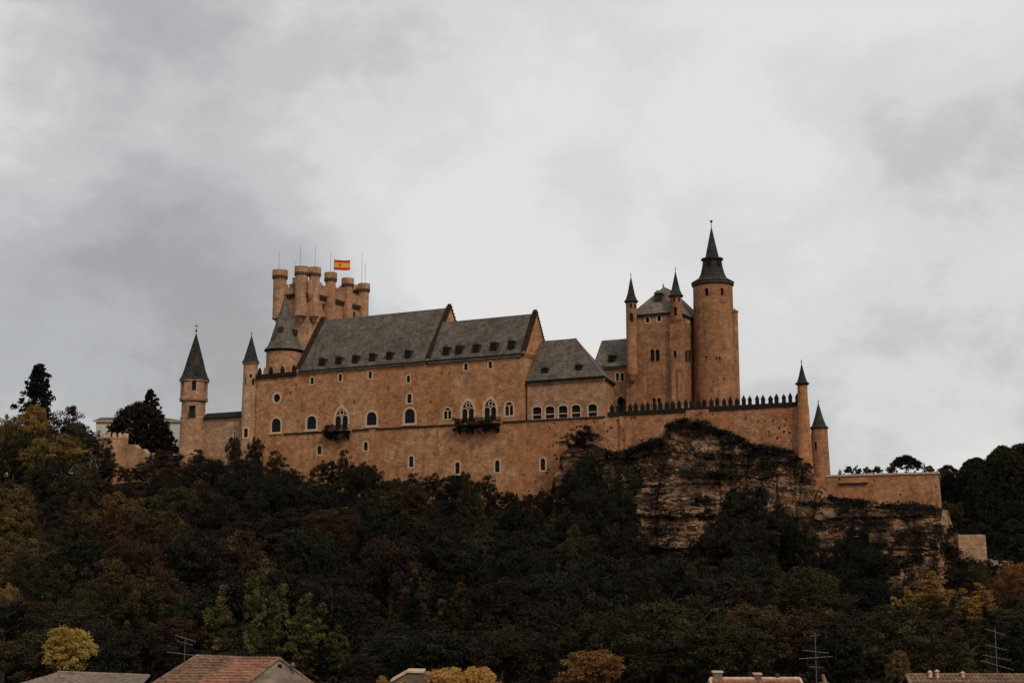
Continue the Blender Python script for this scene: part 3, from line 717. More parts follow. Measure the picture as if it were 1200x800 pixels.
# --- round tower with the broad cone, behind the hall's left bay
def cone_tower():
    Y = 286.0; c = cpos(332.5, Y, 430); Zp = lambda py: zat(py, Y, 333)
    t = thing('castle_tower', 'round tan tower with broad grey slate cone behind the battlement left of the hall', 'tower', (c[0], c[1], Zp(440)))
    bm = bmesh.new(); lathe(bm, c, [(3.75, Zp(470)), (3.70, Zp(412))], 40); obj('wall', bm, M['tower_tan'], t)
    bm = bmesh.new(); lathe(bm, c, [(3.7, Zp(413.5)), (4.05, Zp(412)), (4.05, Zp(411.2)), (3.6, Zp(411))], 40); obj('cornice', bm, M['coping'], t)
    spire(t, c, [(4.35, 411), (3.75, 407.5), (3.1, 400), (2.5, 389), (0.06, 345)], Y, 333, 12, 'slate', 0.0)
    for ang, py, r in ((-0.35, 388, 2.2), (0.95, 390, 2.5)):
        fr = tangent(c, ang, r); bm = bmesh.new(); fbox(bm, fr, -.55, .55, -1.5, .5, Zp(py + 3.5), Zp(py - 2.5)); d_ = obj('dormer', bm, M['slate_d'], t)
        bm = bmesh.new(); fbox(bm, fr, -.66, .66, -1.5, .62, Zp(py - 2.5), Zp(py - 3.3)); obj('roof', bm, M['lead'], d_)
    finial(t, c, Zp(345), 0.8, 0.14)
cone_tower()

# --- great tower with twelve bartizans
def great_tower():
    Y0 = 300.0; p0 = at(361.5, 370, Y0)
    FRr = Frame((p0.x, p0.y, 0), V, U)          # long right-hand face, receding
    FRl = Frame((p0.x, p0.y, 0), -U, -V)        # short left-hand face
    Lr, Ll = 21.0, 8.2
    zb = 20.0; ztop = zat(344, 302); zpar = zat(335, 302)
    t = thing('great_tower', 'massive tan castle tower ringed with round bartizans rising behind the hall', 'tower', (p0.x, p0.y, zb))
    bm = bmesh.new(); fbox(bm, FRr, 0, Lr, -Ll, 0, zb, ztop); w = obj('wall', bm, M['tower_tan'], t); cuts = []
    win_px(t, FRr, 379.3, 360, 3.2, 8.5, 'rect', cuts, sur=0.12, pane='void', frame='tower_tan')
    win_px(t, FRr, 415, 369.5, 3.2, 8, 'rect', cuts, sur=0.12, pane='void', frame='tower_tan')
    cut(w, cuts)
    # overhanging parapets on dark corbels with sloping merlons
    def parapet(fr, a0, a1):
        bm = bmesh.new(); fbox(bm, fr, a0, a1, -0.3, 0.62, ztop - 0.1, zpar - 0.4); g = obj('parapet', bm, M['tower_tan'], t)
        bm = bmesh.new(); n = int((a1 - a0) / 0.75)
        for i in range(n):
            a = a0 + (a1 - a0) * (i + .5) / n; q = [(0.003, ztop - 1.15), (0.25, ztop - 1.1), (0.6, ztop - .45), (0.6, ztop - .103), (0.003, ztop - .103)]
            poly_prism(bm, [fr.w(a - .2, o, z) for o, z in q], [fr.w(a + .2, o, z) for o, z in q])
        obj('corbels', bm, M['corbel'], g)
        bm = bmesh.new(); n = max(2, int((a1 - a0) / 1.3))
        for i in range(n):
            a = a0 + (a1 - a0) * (i + .5) / n; fbox(bm, fr, a - .36, a + .36, 0.02, 0.58, zpar - .397, zpar + .45)
        obj('merlons', bm, M['tower_tan'], g)
    parapet(FRr, 0.02, Lr); parapet(FRl, 0.0, Ll)
    fb = Frame(FRr.w(0, -Ll, 0), V, -U); fe = Frame(FRr.w(Lr, 0, 0), -U, V)
    parapet(fb, 0.02, Lr); parapet(fe, 0.02, Ll - 0.02)
    def bart(c, Y, top, bot, r=1.22, ang0=0.0):
        Zc = lambda py: zat(py, Y, 360)
        zt, zl = top, bot; h = zt - zl
        bm = bmesh.new()
        lathe(bm, c, [(0.12, zl - 1.9), (0.55, zl - 1.2), (0.62, zl - 1.0), (0.9, zl - .75), (0.95, zl - .55), (r + .08, zl - .3), (r + .1, zl), (r, zl + .05), (r, zt - 1.95)], 24)
        b_ = obj('bartizan', bm, M['tower_tan'], t)
        bm = bmesh.new(); lathe(bm, c, [(r + .02, zt - 1.75), (r + .27, zt - 1.3), (r + .27, zt), (r - .2, zt), (r - .2, zt - .4), (0, zt - .4)], 24); obj('crown', bm, M['tower_tan'], b_)
        bm = bmesh.new()
        for k in range(16):
            a = 2 * pi * k / 16; x, y = c[0] + cos(a) * (r + .12), c[1] + sin(a) * (r + .12)
            lathe(bm, (x, y), [(0.05, zt - 2.1), (0.17, zt - 1.85), (0.19, zt - 1.32)], 6)
        obj('corbels', bm, M['corbel'], b_)
        return b_
    spots = []
    for px, top, bot in ((368, 313.8, 369.5), (387, 320, 375), (407, 326.5, 380), (426.3, 332.7, 385)):
        # distance along the right face where that column of the photo meets it
        a, _ = FRr.hit(px, 350, 0.45); p = FRr.w(a, 0.45, 0); spots.append(a)
        bart((p.x, p.y), p.y, zat(top, p.y, px), zat(bot, p.y, px) if px < 380 else zat(bot, p.y, px) - 1.0, 1.18)
    ZT = zat(313.8, 301)
    a, _ = FRl.hit(353, 350, 0.45); p = FRl.w(a, 0.45, 0); bart((p.x, p.y), p.y, zat(313, p.y, 353), zat(369, p.y, 353), 1.38)
    a, _ = FRl.hit(327.5, 350, 0.3); p = FRl.w(a, 0.3, 0); bart((p.x, p.y), p.y, zat(317, p.y, 327), zat(372.5, p.y, 327), 1.48)
    for a in spots[1:]:
        p = fb.w(a, 0.45, 0); bart((p.x, p.y), p.y, ZT - 0.4, ZT - 10, 1.18)
    for a in (2.6, 5.6):
        p = fe.w(a, 0.45, 0); bart((p.x, p.y), p.y, ZT - 0.2, ZT - 10, 1.18)
    # little guard boxes at the parapet corners
    for fr, a, o in ((FRr, -0.35, 0.55), (FRr, Lr + .1, 0.7), (fb, 0.0, 0.9)):
        p = fr.w(a, o, 0); bm = bmesh.new(); lathe(bm, (p.x, p.y), [(0.1, ztop - 1.7), (0.62, ztop - .7), (0.62, zpar + .6), (0.0, zpar + .9)], 10); obj('guard_box', bm, M['tower_tan'], t)
    # lightning rods
    for px, yb, yt in ((326.7, 318, 293), (351.6, 314, 288), (369, 314, 288), (423.8, 333, 296), (427.8, 333, 308), (387.2, 321, 296), (346.5, 318, 305)):
        Yr = 303 if px < 380 else 312
        p, q = at(px, yb + 2, Yr), at(px, yt, Yr); bm = bmesh.new(); tube(bm, [(p.x, p.y, p.z - .4), (p.x, p.y, q.z)], [0.045, 0.028], 5); obj('lightning_rod', bm, M['iron'], t)
    # flag
    Yf = 309.0; b0 = at(391.3, 322, Yf); tp = at(391.3, 304, Yf)
    f = thing('national_flag', 'red and yellow striped flag with small crest flying from pole on the great tower', 'flag', (b0.x, b0.y, b0.z))
    bm = bmesh.new(); tube(bm, [(b0.x, b0.y, b0.z - 1.0), (b0.x, b0.y, tp.z + .1)], [.06, .045], 6); obj('pole', bm, M['iron'], f)
    Wf, Hf = 3.65, 2.35; zt = tp.z - .1
    def wave(u_, v_): return Vector((b0.x + .06 + u_ * Wf * .985, b0.y - 0.32 * sin(u_ * 5.2) * u_ ** .5, zt - v_ * Hf - 0.18 * sin(u_ * 4.0) * u_ - .10 * u_))
    bm = bmesh.new(); nx, ny = 24, 12; vs = [[bm.verts.new(wave(i / nx, j / ny)) for i in range(nx + 1)] for j in range(ny + 1)]
    for j in range(ny):
        for i in range(nx):
            fc = bm.faces.new((vs[j][i], vs[j][i + 1], vs[j + 1][i + 1], vs[j + 1][i])); fc.material_index = 0 if (j < 3 or j >= 9) else 1
    red = plain('flag_red', (0.48, 0.030, 0.026), .8, 0, .1); yel = plain('flag_yellow', (0.72, 0.36, 0.035), .8, 0, .1)
    cl = obj('cloth', bm, [red, yel], f); sol = cl.modifiers.new('thick', 'SOLIDIFY'); sol.thickness = 0.015
    bm = bmesh.new(); crest = plain('crest_red', (0.33, 0.05, 0.035), .8, 0, .4, 12)
    def patch(u0, u1, v0, v1):
        poly_prism(bm, [wave(u_, v_) + Vector((0, -.03, 0)) for u_, v_ in ((u0, v0), (u1, v0), (u1, v1), (u0, v1))], [wave(u_, v_) + Vector((0, -.05, 0)) for u_, v_ in ((u0, v0), (u1, v0), (u1, v1), (u0, v1))])
    patch(.33, .41, .40, .60); patch(.345, .395, .35, .39); patch(.29, .31, .38, .62); patch(.43, .45, .38, .62)
    obj('crest', bm, crest, cl)
great_tower()

# --- arcaded wing with the hipped roof
def arcade_wing():
    a0, a1 = S_(617.5, 460), S_(706.5, 460); ze = Z_(660, 443.5); Dp = 11.4
    t = thing('castle_wing', 'pale plastered wing with hipped slate roof and row of low arched openings', 'castle building', FR.w((a0 + a1) / 2, 0, ZS))
    ab = FR.at_back(Dp).hit(719, 450)[0]
    pl4 = [(a0 + .02, -.05), (a1, -.05), (ab, -Dp), (a0 + .02, -Dp)]
    bm = bmesh.new(); poly_prism(bm, [FR.w(a, o, ZS + .1) for a, o in pl4], [FR.w(a, o, ze) for a, o in pl4]); w = obj('wall', bm, M['wall_tan'], t); cuts = []
    fr = FR.at_back(0.05)
    for x, y in ((629.3, 481.3), (644.4, 480.5), (659.8, 479.8), (675, 479), (694.4, 478)):
        win_px(t, fr, x, y + 2.5, 10.4, 14.5, 'seg', cuts, sur=0.2, pane='void', extra='rail', depth=.35)
    fe = Frame(FR.w(a1, 0, 0), V, U)
    cut(w, cuts)
    bm = bmesh.new(); fbox(bm, FR, a0 + .05, a1 + .3, -.04, .32, ze - .45, ze - .05); obj('cornice', bm, M['coping'], t); bm = bmesh.new(); c4 = [(a1 + .003, -.043), (a1 + .3, -.043), (ab + .3, -Dp), (ab + .003, -Dp)]
    poly_prism(bm, [FR.w(a, o, ze - .45) for a, o in c4], [FR.w(a, o, ze - .05) for a, o in c4]); obj('cornice', bm, M['coping'], t)
    bm = bmesh.new()
    n = int((a1 - a0) / 0.5)
    for i in range(n): fbox(bm, FR, a0 + 1 + i * 0.5, a0 + 1.22 + i * 0.5, 0.0, .22, ze - .75, ze - .453)
    obj('modillions', bm, M['wall_tan'], t)
    H = 8.2; hw = Dp / 2; ov = .45; rs = a0 + .03; re = FR.at_back(hw).hit(675, 397)[0]
    bm = bmesh.new(); z0 = ze - .03
    A = bm.verts.new(FR.w(rs, ov, z0)); B = bm.verts.new(FR.w(a1 + ov, ov, z0)); C = bm.verts.new(FR.w(ab + ov, -Dp - ov, z0)); D_ = bm.verts.new(FR.w(rs, -Dp - ov, z0))
    E = bm.verts.new(FR.w(rs, -hw, z0 + H)); F_ = bm.verts.new(FR.w(re, -hw, z0 + H))
    for q in ((A, B, F_, E), (B, C, F_), (C, D_, E, F_), (D_, A, E), (A, D_, C, B)): bm.faces.new(q)
    r = obj('roof', bm, M['slate'], t)
    bm = bmesh.new(); tube(bm, [FR.w(rs, -hw, z0 + H), FR.w(re, -hw, z0 + H), FR.w(a1 + ov, ov, z0 + .05)], .13, 5); obj('ridge', bm, M['lead'], r)
    for x, y in ((640.5, 434.5), (680, 431)): dormer(t, FR, x, y, 1.35, 2.0, 0, ze, ze + H, hw + ov)
arcade_wing()

# --- small wing between arcade and keep
def rear_wing():
    bk = 13.5; fr = FR.at_back(bk); a0, _ = fr.hit(694, 430); a1, _ = fr.hit(737, 430); ze = fr.hit(718, 428.5)[1]
    t = thing('castle_wing', 'small recessed wing with slate roof between the arcaded wing and the keep', 'castle building', fr.w((a0 + a1) / 2, 0, ZS))
    bm = bmesh.new(); fbox(bm, fr, a0, a1, -9, 0, 22, ze); w = obj('wall', bm, M['wall_keep'], t); cuts = []
    for x in (723.3, 729.3): win_px(t, fr, x, 441.3, 3.8, 9.5, 'arch', cuts, sur=0.15, pane='void')
    win_px(t, fr, 727.5, 475, 11, 22, 'pointed', cuts, sur=0.2, pane='void', depth=1.0, frame='wall_keep', name='doorway')
    cut(w, cuts)
    H = 5.8
    bm = bmesh.new(); gable_roof(bm, fr, a0, a1 - .2, 0, -9, ze, ze + H, .35); obj('roof', bm, M['slate_p'], t)
    bm = bmesh.new(); fbox(bm, fr, a0, a1, .01, .3, ze - .5, ze - .1); obj('cornice', bm, M['coping'], t)
    dormer(t, fr, 718.4, 419.5, 1.3, 1.8, 0, ze, ze + H, 4.5)
rear_wing()

# --- the keep
def keep():
    Yk = 250.0; p0 = at(794, 420, Yk); FL = Frame((p0.x, p0.y, 0), -U, -V)   # left face (towards the camera's left)
    FLc = Frame((p0.x, p0.y, 0), U, OUT)
    FRt = Frame((p0.x, p0.y, 0), V, U)
    Wd, Dp = 9.2, 16.0; ze = zat(366, 251, 765)
    t = thing('castle_keep', 'tall brown square keep with steep slate roof and two spired turrets beside the round tower', 'tower', (p0.x, p0.y, 23))
    bm = bmesh.new(); fbox(bm, FLc, -Wd, 0, -Dp, 0, 20, ze); w = obj('wall', bm, M['wall_keep'], t); cuts = []
    for x, y in ((758.8, 374.5), (772.5, 373)): win_px(t, FLc, x, y, 4.2, 6.8, 'arch', cuts, sur=0.2, depth=.25, pane='void')
    for x in (764.6, 770.6): win_px(t, FLc, x, 416, 4.8, 14, 'arch', cuts, sur=0.1, pane='void', depth=.3, frame='wall_keep')
    for x in (804.6, 808.2): win_px(t, FRt, x, 417, 2.8, 14, 'arch', cuts, sur=0.08, pane='void', depth=.25, frame='wall_keep')
    win_px(t, FRt, 805.7, 373.5, 2.2, 6, 'arch', cuts, sur=0.3, pane='void')
    for x in (766.5, 772.5): win_px(t, FLc, x, 471, 4.2, 10, 'arch', cuts, sur=0.1, pane='void', frame='wall_keep')
    cut(w, cuts)
    bm = bmesh.new(); fbox(bm, FLc, -Wd - .2, .2, .01, .3, ze - .4, ze - .04); obj('cornice', bm, M['coping'], t)
    bm = bmesh.new(); fbox(bm, FRt, .25, Dp, .01, .3, ze - .4, ze - .04); obj('cornice', bm, M['coping'], t)
    H = zat(338, 258, 780) - ze; ov = .35; hip = 5.0; z0 = ze - .02
    bm = bmesh.new(); V4 = [bm.verts.new(FLc.w(a, o, z0)) for a, o in ((-Wd - ov, ov), (ov, ov), (ov, -Dp - ov), (-Wd - ov, -Dp - ov))]
    E = bm.verts.new(FLc.w(-Wd / 2, -hip, z0 + H)); F_ = bm.verts.new(FLc.w(-Wd / 2, -Dp + hip, z0 + H))
    for q in ((V4[0], V4[1], E), (V4[1], V4[2], F_, E), (V4[2], V4[3], F_), (V4[3], V4[0], E, F_), V4[::-1]): bm.faces.new(q)
    r = obj('roof', bm, M['slate_p'], t)
    bm = bmesh.new(); tube(bm, [FLc.w(-Wd / 2, -hip, z0 + H), FLc.w(-Wd / 2, -Dp + hip, z0 + H)], .12, 5); obj('ridge', bm, M['lead'], r)
    for o in (-hip, -Dp + hip):
        p = FLc.w(-Wd / 2, o, z0 + H); bm = bmesh.new(); lathe(bm, (p.x, p.y), [(.12, p.z - .1), (.16, p.z + .3), (.05, p.z + .6), (0, p.z + 1.0)], 8); obj('finial', bm, M['lead'], r)
    bm = bmesh.new(); fd = FLc; ap = fd.hit(773.5, 350, -3.0); fbox(bm, fd, ap[0] - .7, ap[0] + .7, -5.0, -1.9, ap[1] - .9, ap[1] + .9); d_ = obj('dormer', bm, M['slate_d'], t)
    bm = bmesh.new(); q = [(ap[0] - .85, ap[1] + .903), (ap[0] + .85, ap[1] + .903), (ap[0], ap[1] + 1.5)]
    poly_prism(bm, [fd.w(a, -5.0, z) for a, z in q], [fd.w(a, -1.75, z) for a, z in q]); obj('roof', bm, M['lead'], d_)
    # left corner turret
    def turret(px, Y, r, ev, apx, bot, fin, wins, lab):
        c = cpos(px, Y, ev + 20); Zp = lambda py: zat(py, Y, px)
        bm = bmesh.new(); lathe(bm, c, [(r * .55, Zp(bot + 7)), (r * .96, Zp(bot)), (r, Zp(bot - 1)), (r, Zp(ev + .5))], 20); b_ = obj('turret', bm, M['wall_keep'], t, label=lab); cc = []
        for ang, py, wd, h in wins: window(b_, tangent(c, ang, r), 0, Zp(py), wd, h, 'rect', sur=.07, cuts=cc, depth=.3, frame='wall_keep', pane='void')
        cut(b_, cc)
        bm = bmesh.new(); lathe(bm, c, [(r, Zp(ev + 2)), (r + .25, Zp(ev + .8)), (r + .25, Zp(ev + .2)), (r - .1, Zp(ev))], 20); obj('cornice', bm, M['corbel'], b_)
        bm = bmesh.new(); lathe(bm, c, [(r + .38, Zp(ev)), (r + .05, Zp(ev - 2.5)), (r * .72, Zp(ev - 8)), (.04, Zp(apx))], 16); obj('spire', bm, M['slate_d'], b_)
        bm = bmesh.new(); tube(bm, [(c[0], c[1], Zp(apx + 1)), (c[0], c[1], Zp(fin))], .05, 5); z = Zp(apx - 1.5)
        lathe(bm, c, [(0, z - .16), (.15, z), (0, z + .16)], 8); obj('finial', bm, M['iron'], b_)
        return c
    turret(740, 253.5, 1.02, 353.5, 324, 440, 319.5, ((-.1, 361.5, .4, .8), (.75, 361.5, .4, .8), (0.0, 377.5, .55, 1.5)), 'turret at the outer left corner')
    turret(792.4, 250.1, 1.08, 347, 318, 375, 312.5, ((-.35, 354.5, .4, .8), (.6, 354.5, .4, .8), (-.15, 370.5, .6, 1.5)), 'turret on the near corner buttress')
    # corner buttress, stepped
    bm = bmesh.new(); fbox(bm, FLc, -1.15, .95, -.95, .75, 20, zat(380, 250, 792)); bt = obj('buttress', bm, M['wall_keep'], t); cc = []
    frb = Frame(FLc.w(0, .75, 0), U, OUT); win_px(bt, frb, 791, 415, 3.6, 8, 'rect', cc, sur=.12, pane='void', frame='wall_tan'); cut(bt, cc)
    bm = bmesh.new(); fbox(bm, FLc, -.9, -.2, .753, .95, 20, zat(432, 250, 792)); fbox(bm, FLc, .35, .85, .753, .95, 20, zat(432, 250, 792)); obj('pilaster', bm, M['wall_tan'], bt)
    a, z_ = FLc.hit(744, 420, .3); bm = bmesh.new(); fbox(bm, FLc, -Wd - 1.0, -Wd + .55, -1.6, .55, 20, zat(441, 251, 744)); obj('buttress', bm, M['wall_keep'], t)
    bm = bmesh.new(); fbox(bm, FLc, -Wd - 1.7, -Wd - .003, -9, -4.5, 20, zat(378, 254, 735)); obj('stair_shaft', bm, M['wall_keep'], t)
    return t
keep()

# --- the round tower
def round_tower():
    Y = 256.0; c = cpos(837.2, Y, 420); Zp = lambda py: zat(py, Y, 838)
    t = thing('round_tower', 'broad round brown tower with tall two-tiered dark spire, highest point of the castle', 'tower', (c[0], c[1], 23))
    bm = bmesh.new(); lathe(bm, c, [(4.15, 20), (4.05, Zp(460)), (3.82, Zp(400)), (3.72, Zp(334))], 48); w = obj('wall', bm, M['wall_keep'], t); cuts = []
    for ang, py, wd, h in ((-.32, 350, .72, 1.45), (.48, 350, .62, 1.4), (-.38, 424, .3, .7), (.25, 425, .3, .6), (.1, 424.5, .22, .5)):
        window(t, tangent(c, ang, 3.72 if py < 400 else 3.9), 0, Zp(py), wd, h, 'arch' if py < 400 else 'rect', sur=.1, cuts=cuts, frame='wall_keep', pane='void', depth=.4)
    cut(w, cuts)
    bm = bmesh.new(); lathe(bm, c, [(3.7, Zp(337)), (4.0, Zp(335)), (4.0, Zp(332.6)), (3.6, Zp(332.4))], 48); obj('cornice', bm, M['corbel'], t)
    sp = spire(t, c, [(4.2, 332), (3.5, 329.3), (2.75, 326.5), (2.3, 321), (1.95, 312), (1.8, 305.5), (2.15, 305), (2.15, 303.4), (1.35, 303), (.05, 266)], Y, 838, 12, 'slate_d')
    for ang in (-.3, .75):
        fr = tangent(c, ang, 1.9); bm = bmesh.new(); fbox(bm, fr, -.35, .35, -1, .15, Zp(314), Zp(307)); obj('dormer', bm, M['void'], sp)
    bm = bmesh.new(); tube(bm, [(c[0], c[1], Zp(268)), (c[0], c[1], Zp(258))], .06, 6); z = Zp(259.5)
    lathe(bm, c, [(0, z - .28), (.2, z - .2), (.28, z), (.2, z + .2), (0, z + .28)], 12); obj('finial', bm, M['iron'], t)
    fr = tangent(c, 1.5, 3.8); bm = bmesh.new()                    # stair shaft clinging to its far side
    p = fr.w(0, .1, 0); lathe(bm, (p.x, p.y), [(.75, 20), (.7, Zp(368)), (.9, Zp(366)), (0, Zp(362))], 12); obj('stair_shaft', bm, M['wall_keep'], t)
round_tower()

# --- terrace wall with pointed merlons
def terrace_wall():
    a0, a1 = S_(615, 413) + .002, S_(944, 500); ab = FR.at_back(5).hit(949, 500)[0]
    t = thing('terrace_wall', 'reddish rubble wall above the cliff with row of dark pointed merlons', 'wall', FR.w((a0 + a1) / 2, 0, 5))
    w4 = [(a0, -.03), (a1, -.03), (ab, -5), (a0, -5)]
    bm = bmesh.new(); poly_prism(bm, [FR.w(a, o, 3) for a, o in w4], [FR.w(a, o, ZS) for a, o in w4]); w = obj('wall', bm, M['wall_red'], t); cuts = []
    fr = FR.at_back(.03)
    win_px(t, fr, 636.2, 543.7, 5.6, 14, 'arch', cuts, sur=0.28, depth=.22, pane='void')
    rr = random.Random(5)
    for k in range(46):
        x, y = rr.uniform(705, 945), rr.uniform(487, 525)
        if 770 < x < 870 and y > 490: continue
        win_px(t, fr, x, y, rr.uniform(1.0, 2.2), rr.uniform(1.2, 2.8), 'rect', cuts, sur=.01, pane='void', frame='wall_red', name='putlog_hole')
    cut(w, cuts)
    bm = bmesh.new(); fbox(bm, FR, a0, S_(709, 490), -.02, .18, ZS - .1, ZS + .12); obj('string_course', bm, M['coping'], t)
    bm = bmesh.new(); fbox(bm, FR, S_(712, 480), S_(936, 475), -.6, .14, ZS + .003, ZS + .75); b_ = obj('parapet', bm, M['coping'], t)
    bm = bmesh.new(); fbox(bm, FR, S_(727, 500), S_(730, 500), -.02, .3, 4, ZS - .1); obj('pilaster', bm, M['wall_red'], t)
    bm = bmesh.new(); fbox(bm, FR, S_(805, 480), S_(831, 480), -.02, .5, 12, ZS + .3); obj('buttress', bm, M['wall_red'], t)
    px0, px1 = 716.5, 934.0; n = 30; sa, sb = S_(px0, 478), S_(px1, 472)
    for i in range(n):
        a = sa + (sb - sa) * i / (n - 1); z = ZS + .753; h = 0.75 + .13 * sin(i * 2.3) * cos(i * 1.1); w2 = .27 + .03 * sin(i * 5.1)
        a += .07 * sin(i * 9.1); tw = Frame(FR.w(a, 0, 0), U, OUT)
        bm = bmesh.new(); fbox(bm, tw, -w2, w2, -.52, .08, z, z + h)
        q = [tw.w(-w2 - .06, -.58, z + h + .002), tw.w(w2 + .06, -.58, z + h + .002), tw.w(w2 + .06, .14, z + h + .002), tw.w(-w2 - .06, .14, z + h + .002)]
        vb = [bm.verts.new(p) for p in q]; vt = [bm.verts.new(tw.w(x, o, z + h + .2)) for x, o in ((-w2, -.5), (w2, -.5), (w2, .06), (-w2, .06))]; ap = bm.verts.new(tw.w(0, -.22, z + h + .85 + .1 * sin(i * 3.7)))
        bm.faces.new(vb[::-1])
        for k in range(4): bm.faces.new((vb[k], vb[(k + 1) % 4], vt[(k + 1) % 4], vt[k])); bm.faces.new((vt[k], vt[(k + 1) % 4], ap))
        obj('merlon', bm, M['merlon'], t)
    # low rear parapet seen across the terrace
    bm = bmesh.new()
terrace_wall()

def right_turrets():
    Y = 225.0; c = cpos(941.8, Y, 500); Zp = lambda py: zat(py, Y, 942)
    t = thing('corner_turret', 'thin red turret with needle spire at right end of the merloned wall', 'turret', (c[0], c[1], 10))
    bm = bmesh.new(); lathe(bm, c, [(1.5, 4), (1.32, Zp(545)), (.92, Zp(475)), (.84, Zp(473)), (.80, Zp(450))], 28); obj('wall', bm, M['wall_red'], t)
    bm = bmesh.new(); lathe(bm, c, [(.85, Zp(451.5)), (1.08, Zp(450.2)), (1.08, Zp(449.6)), (.7, Zp(449.5))], 24); obj('cornice', bm, M['corbel'], t)
    spire(t, c, [(1.22, 449.5), (.8, 446.8), (.5, 440), (.04, 426)], Y, 942, 16); finial(t, c, Zp(426), .75, .13)
    Y = 234.0; c = cpos(960.6, Y, 520); Zq = lambda py: zat(py, Y, 961)
    t = thing('watch_turret', 'low round brown turret with dark cone standing just beyond the wall corner', 'turret', (c[0], c[1], 12))
    bm = bmesh.new(); lathe(bm, c, [(1.75, 8), (1.62, Zq(558)), (1.38, Zq(503))], 28); w = obj('wall', bm, M['wall_keep'], t); cuts = []
    window(t, tangent(c, -.5, 1.45), 0, Zq(527), .5, 1.3, 'rect', sur=.1, cuts=cuts, frame='wall_keep', pane='void', depth=.3); cut(w, cuts)
    bm = bmesh.new(); lathe(bm, c, [(1.36, Zq(503.5)), (1.52, Zq(502)), (1.52, Zq(501.2)), (1.2, Zq(501))], 28); obj('cornice', bm, M['corbel'], t)
    spire(t, c, [(1.62, 501), (1.2, 498.5), (.75, 490), (.04, 472)], Y, 961, 16); finial(t, c, Zq(472), .6, .12)
right_turrets()

def lower_terrace():
    off = 1.6; a0, a1 = S_(905, 570, off), S_(1099, 556, off); zt = Z_(1000, 557.5, off)
    t = thing('bastion_wall', 'plain red masonry bastion wall with pale coping stepping down right of the castle', 'wall', FR.w((a0 + a1) / 2, off, 0))
    bm = bmesh.new()
    ab = FR.at_back(12).hit(1101, 560)[0]
    q = [(a0, off + 1.0, -4), (a1 + .5, off + 1.0, -4), (ab + .5, -12, -4), (a0, -12, -4)]; r_ = [(a0, off, zt), (a1, off, zt), (ab, -12, zt), (a0, -12, zt)]
    poly_prism(bm, [FR.w(*p) for p in q], [FR.w(*p) for p in r_]); obj('wall', bm, M['wall_red'], t)
    bm = bmesh.new(); fbox(bm, FR, S_(968, 560, off), a1 + .15, off - .5, off + .15, zt + .003, zt + .28); poly_prism(bm, [FR.w(a, o, zt + .003) for a, o in ((a1 - .4, off - .5), (a1 + .15, off - .5), (ab + .15, -12), (ab - .4, -12))], [FR.w(a, o, zt + .28) for a, o in ((a1 - .4, off - .5), (a1 + .15, off - .5), (ab + .15, -12), (ab - .4, -12))]); obj('coping', bm, M['trim'], t)
    bm = bmesh.new(); s0, s1 = S_(983, 568, off), S_(1017, 566, off); 
    fbox(bm, FR, s0, s1, off - .2, off + .4, Z_(1000, 567, off), Z_(1000, 565.6, off)); obj('ledge', bm, M['coping'], t)
    # pale block of wall at the foot of the slope to the right
    Y = 209.0; p = at(1126, 655, Y); q_ = at(1155, 655, Y); z1 = at(1140, 626, Y).z; z0 = at(1140, 668, Y).z
    t = thing('retaining_wall', 'short pale grey block of wall at the cliff foot on the far right', 'wall', (p.x, p.y, z0))
    fr = Frame((p.x, p.y, 0), (1, -.05, 0), (-.05, -1, 0)); bm = bmesh.new(); L_ = q_.x - p.x
    pts = [(-.2, z0 - 1), (L_ + .3, z0 - 1), (L_ + .1, z1 - .1), (L_ * .9, z1), (-.2, z1)]
    poly_prism(bm, [fr.w(a, -1.2, z) for a, z in pts], [fr.w(a, 0, z) for a, z in pts]); obj('wall', bm, M['wall_pale'], t)
    bm = bmesh.new(); pts = [(L_ + .35, z0 - 1), (L_ + 3.2, z0 - 1), (L_ + 3.0, z0 + 1.4), (L_ + .35, z0 + 1.7)]
    poly_prism(bm, [fr.w(a, -1, z) for a, z in pts], [fr.w(a, .3, z) for a, z in pts]); obj('step', bm, M['trim'], t)
lower_terrace()

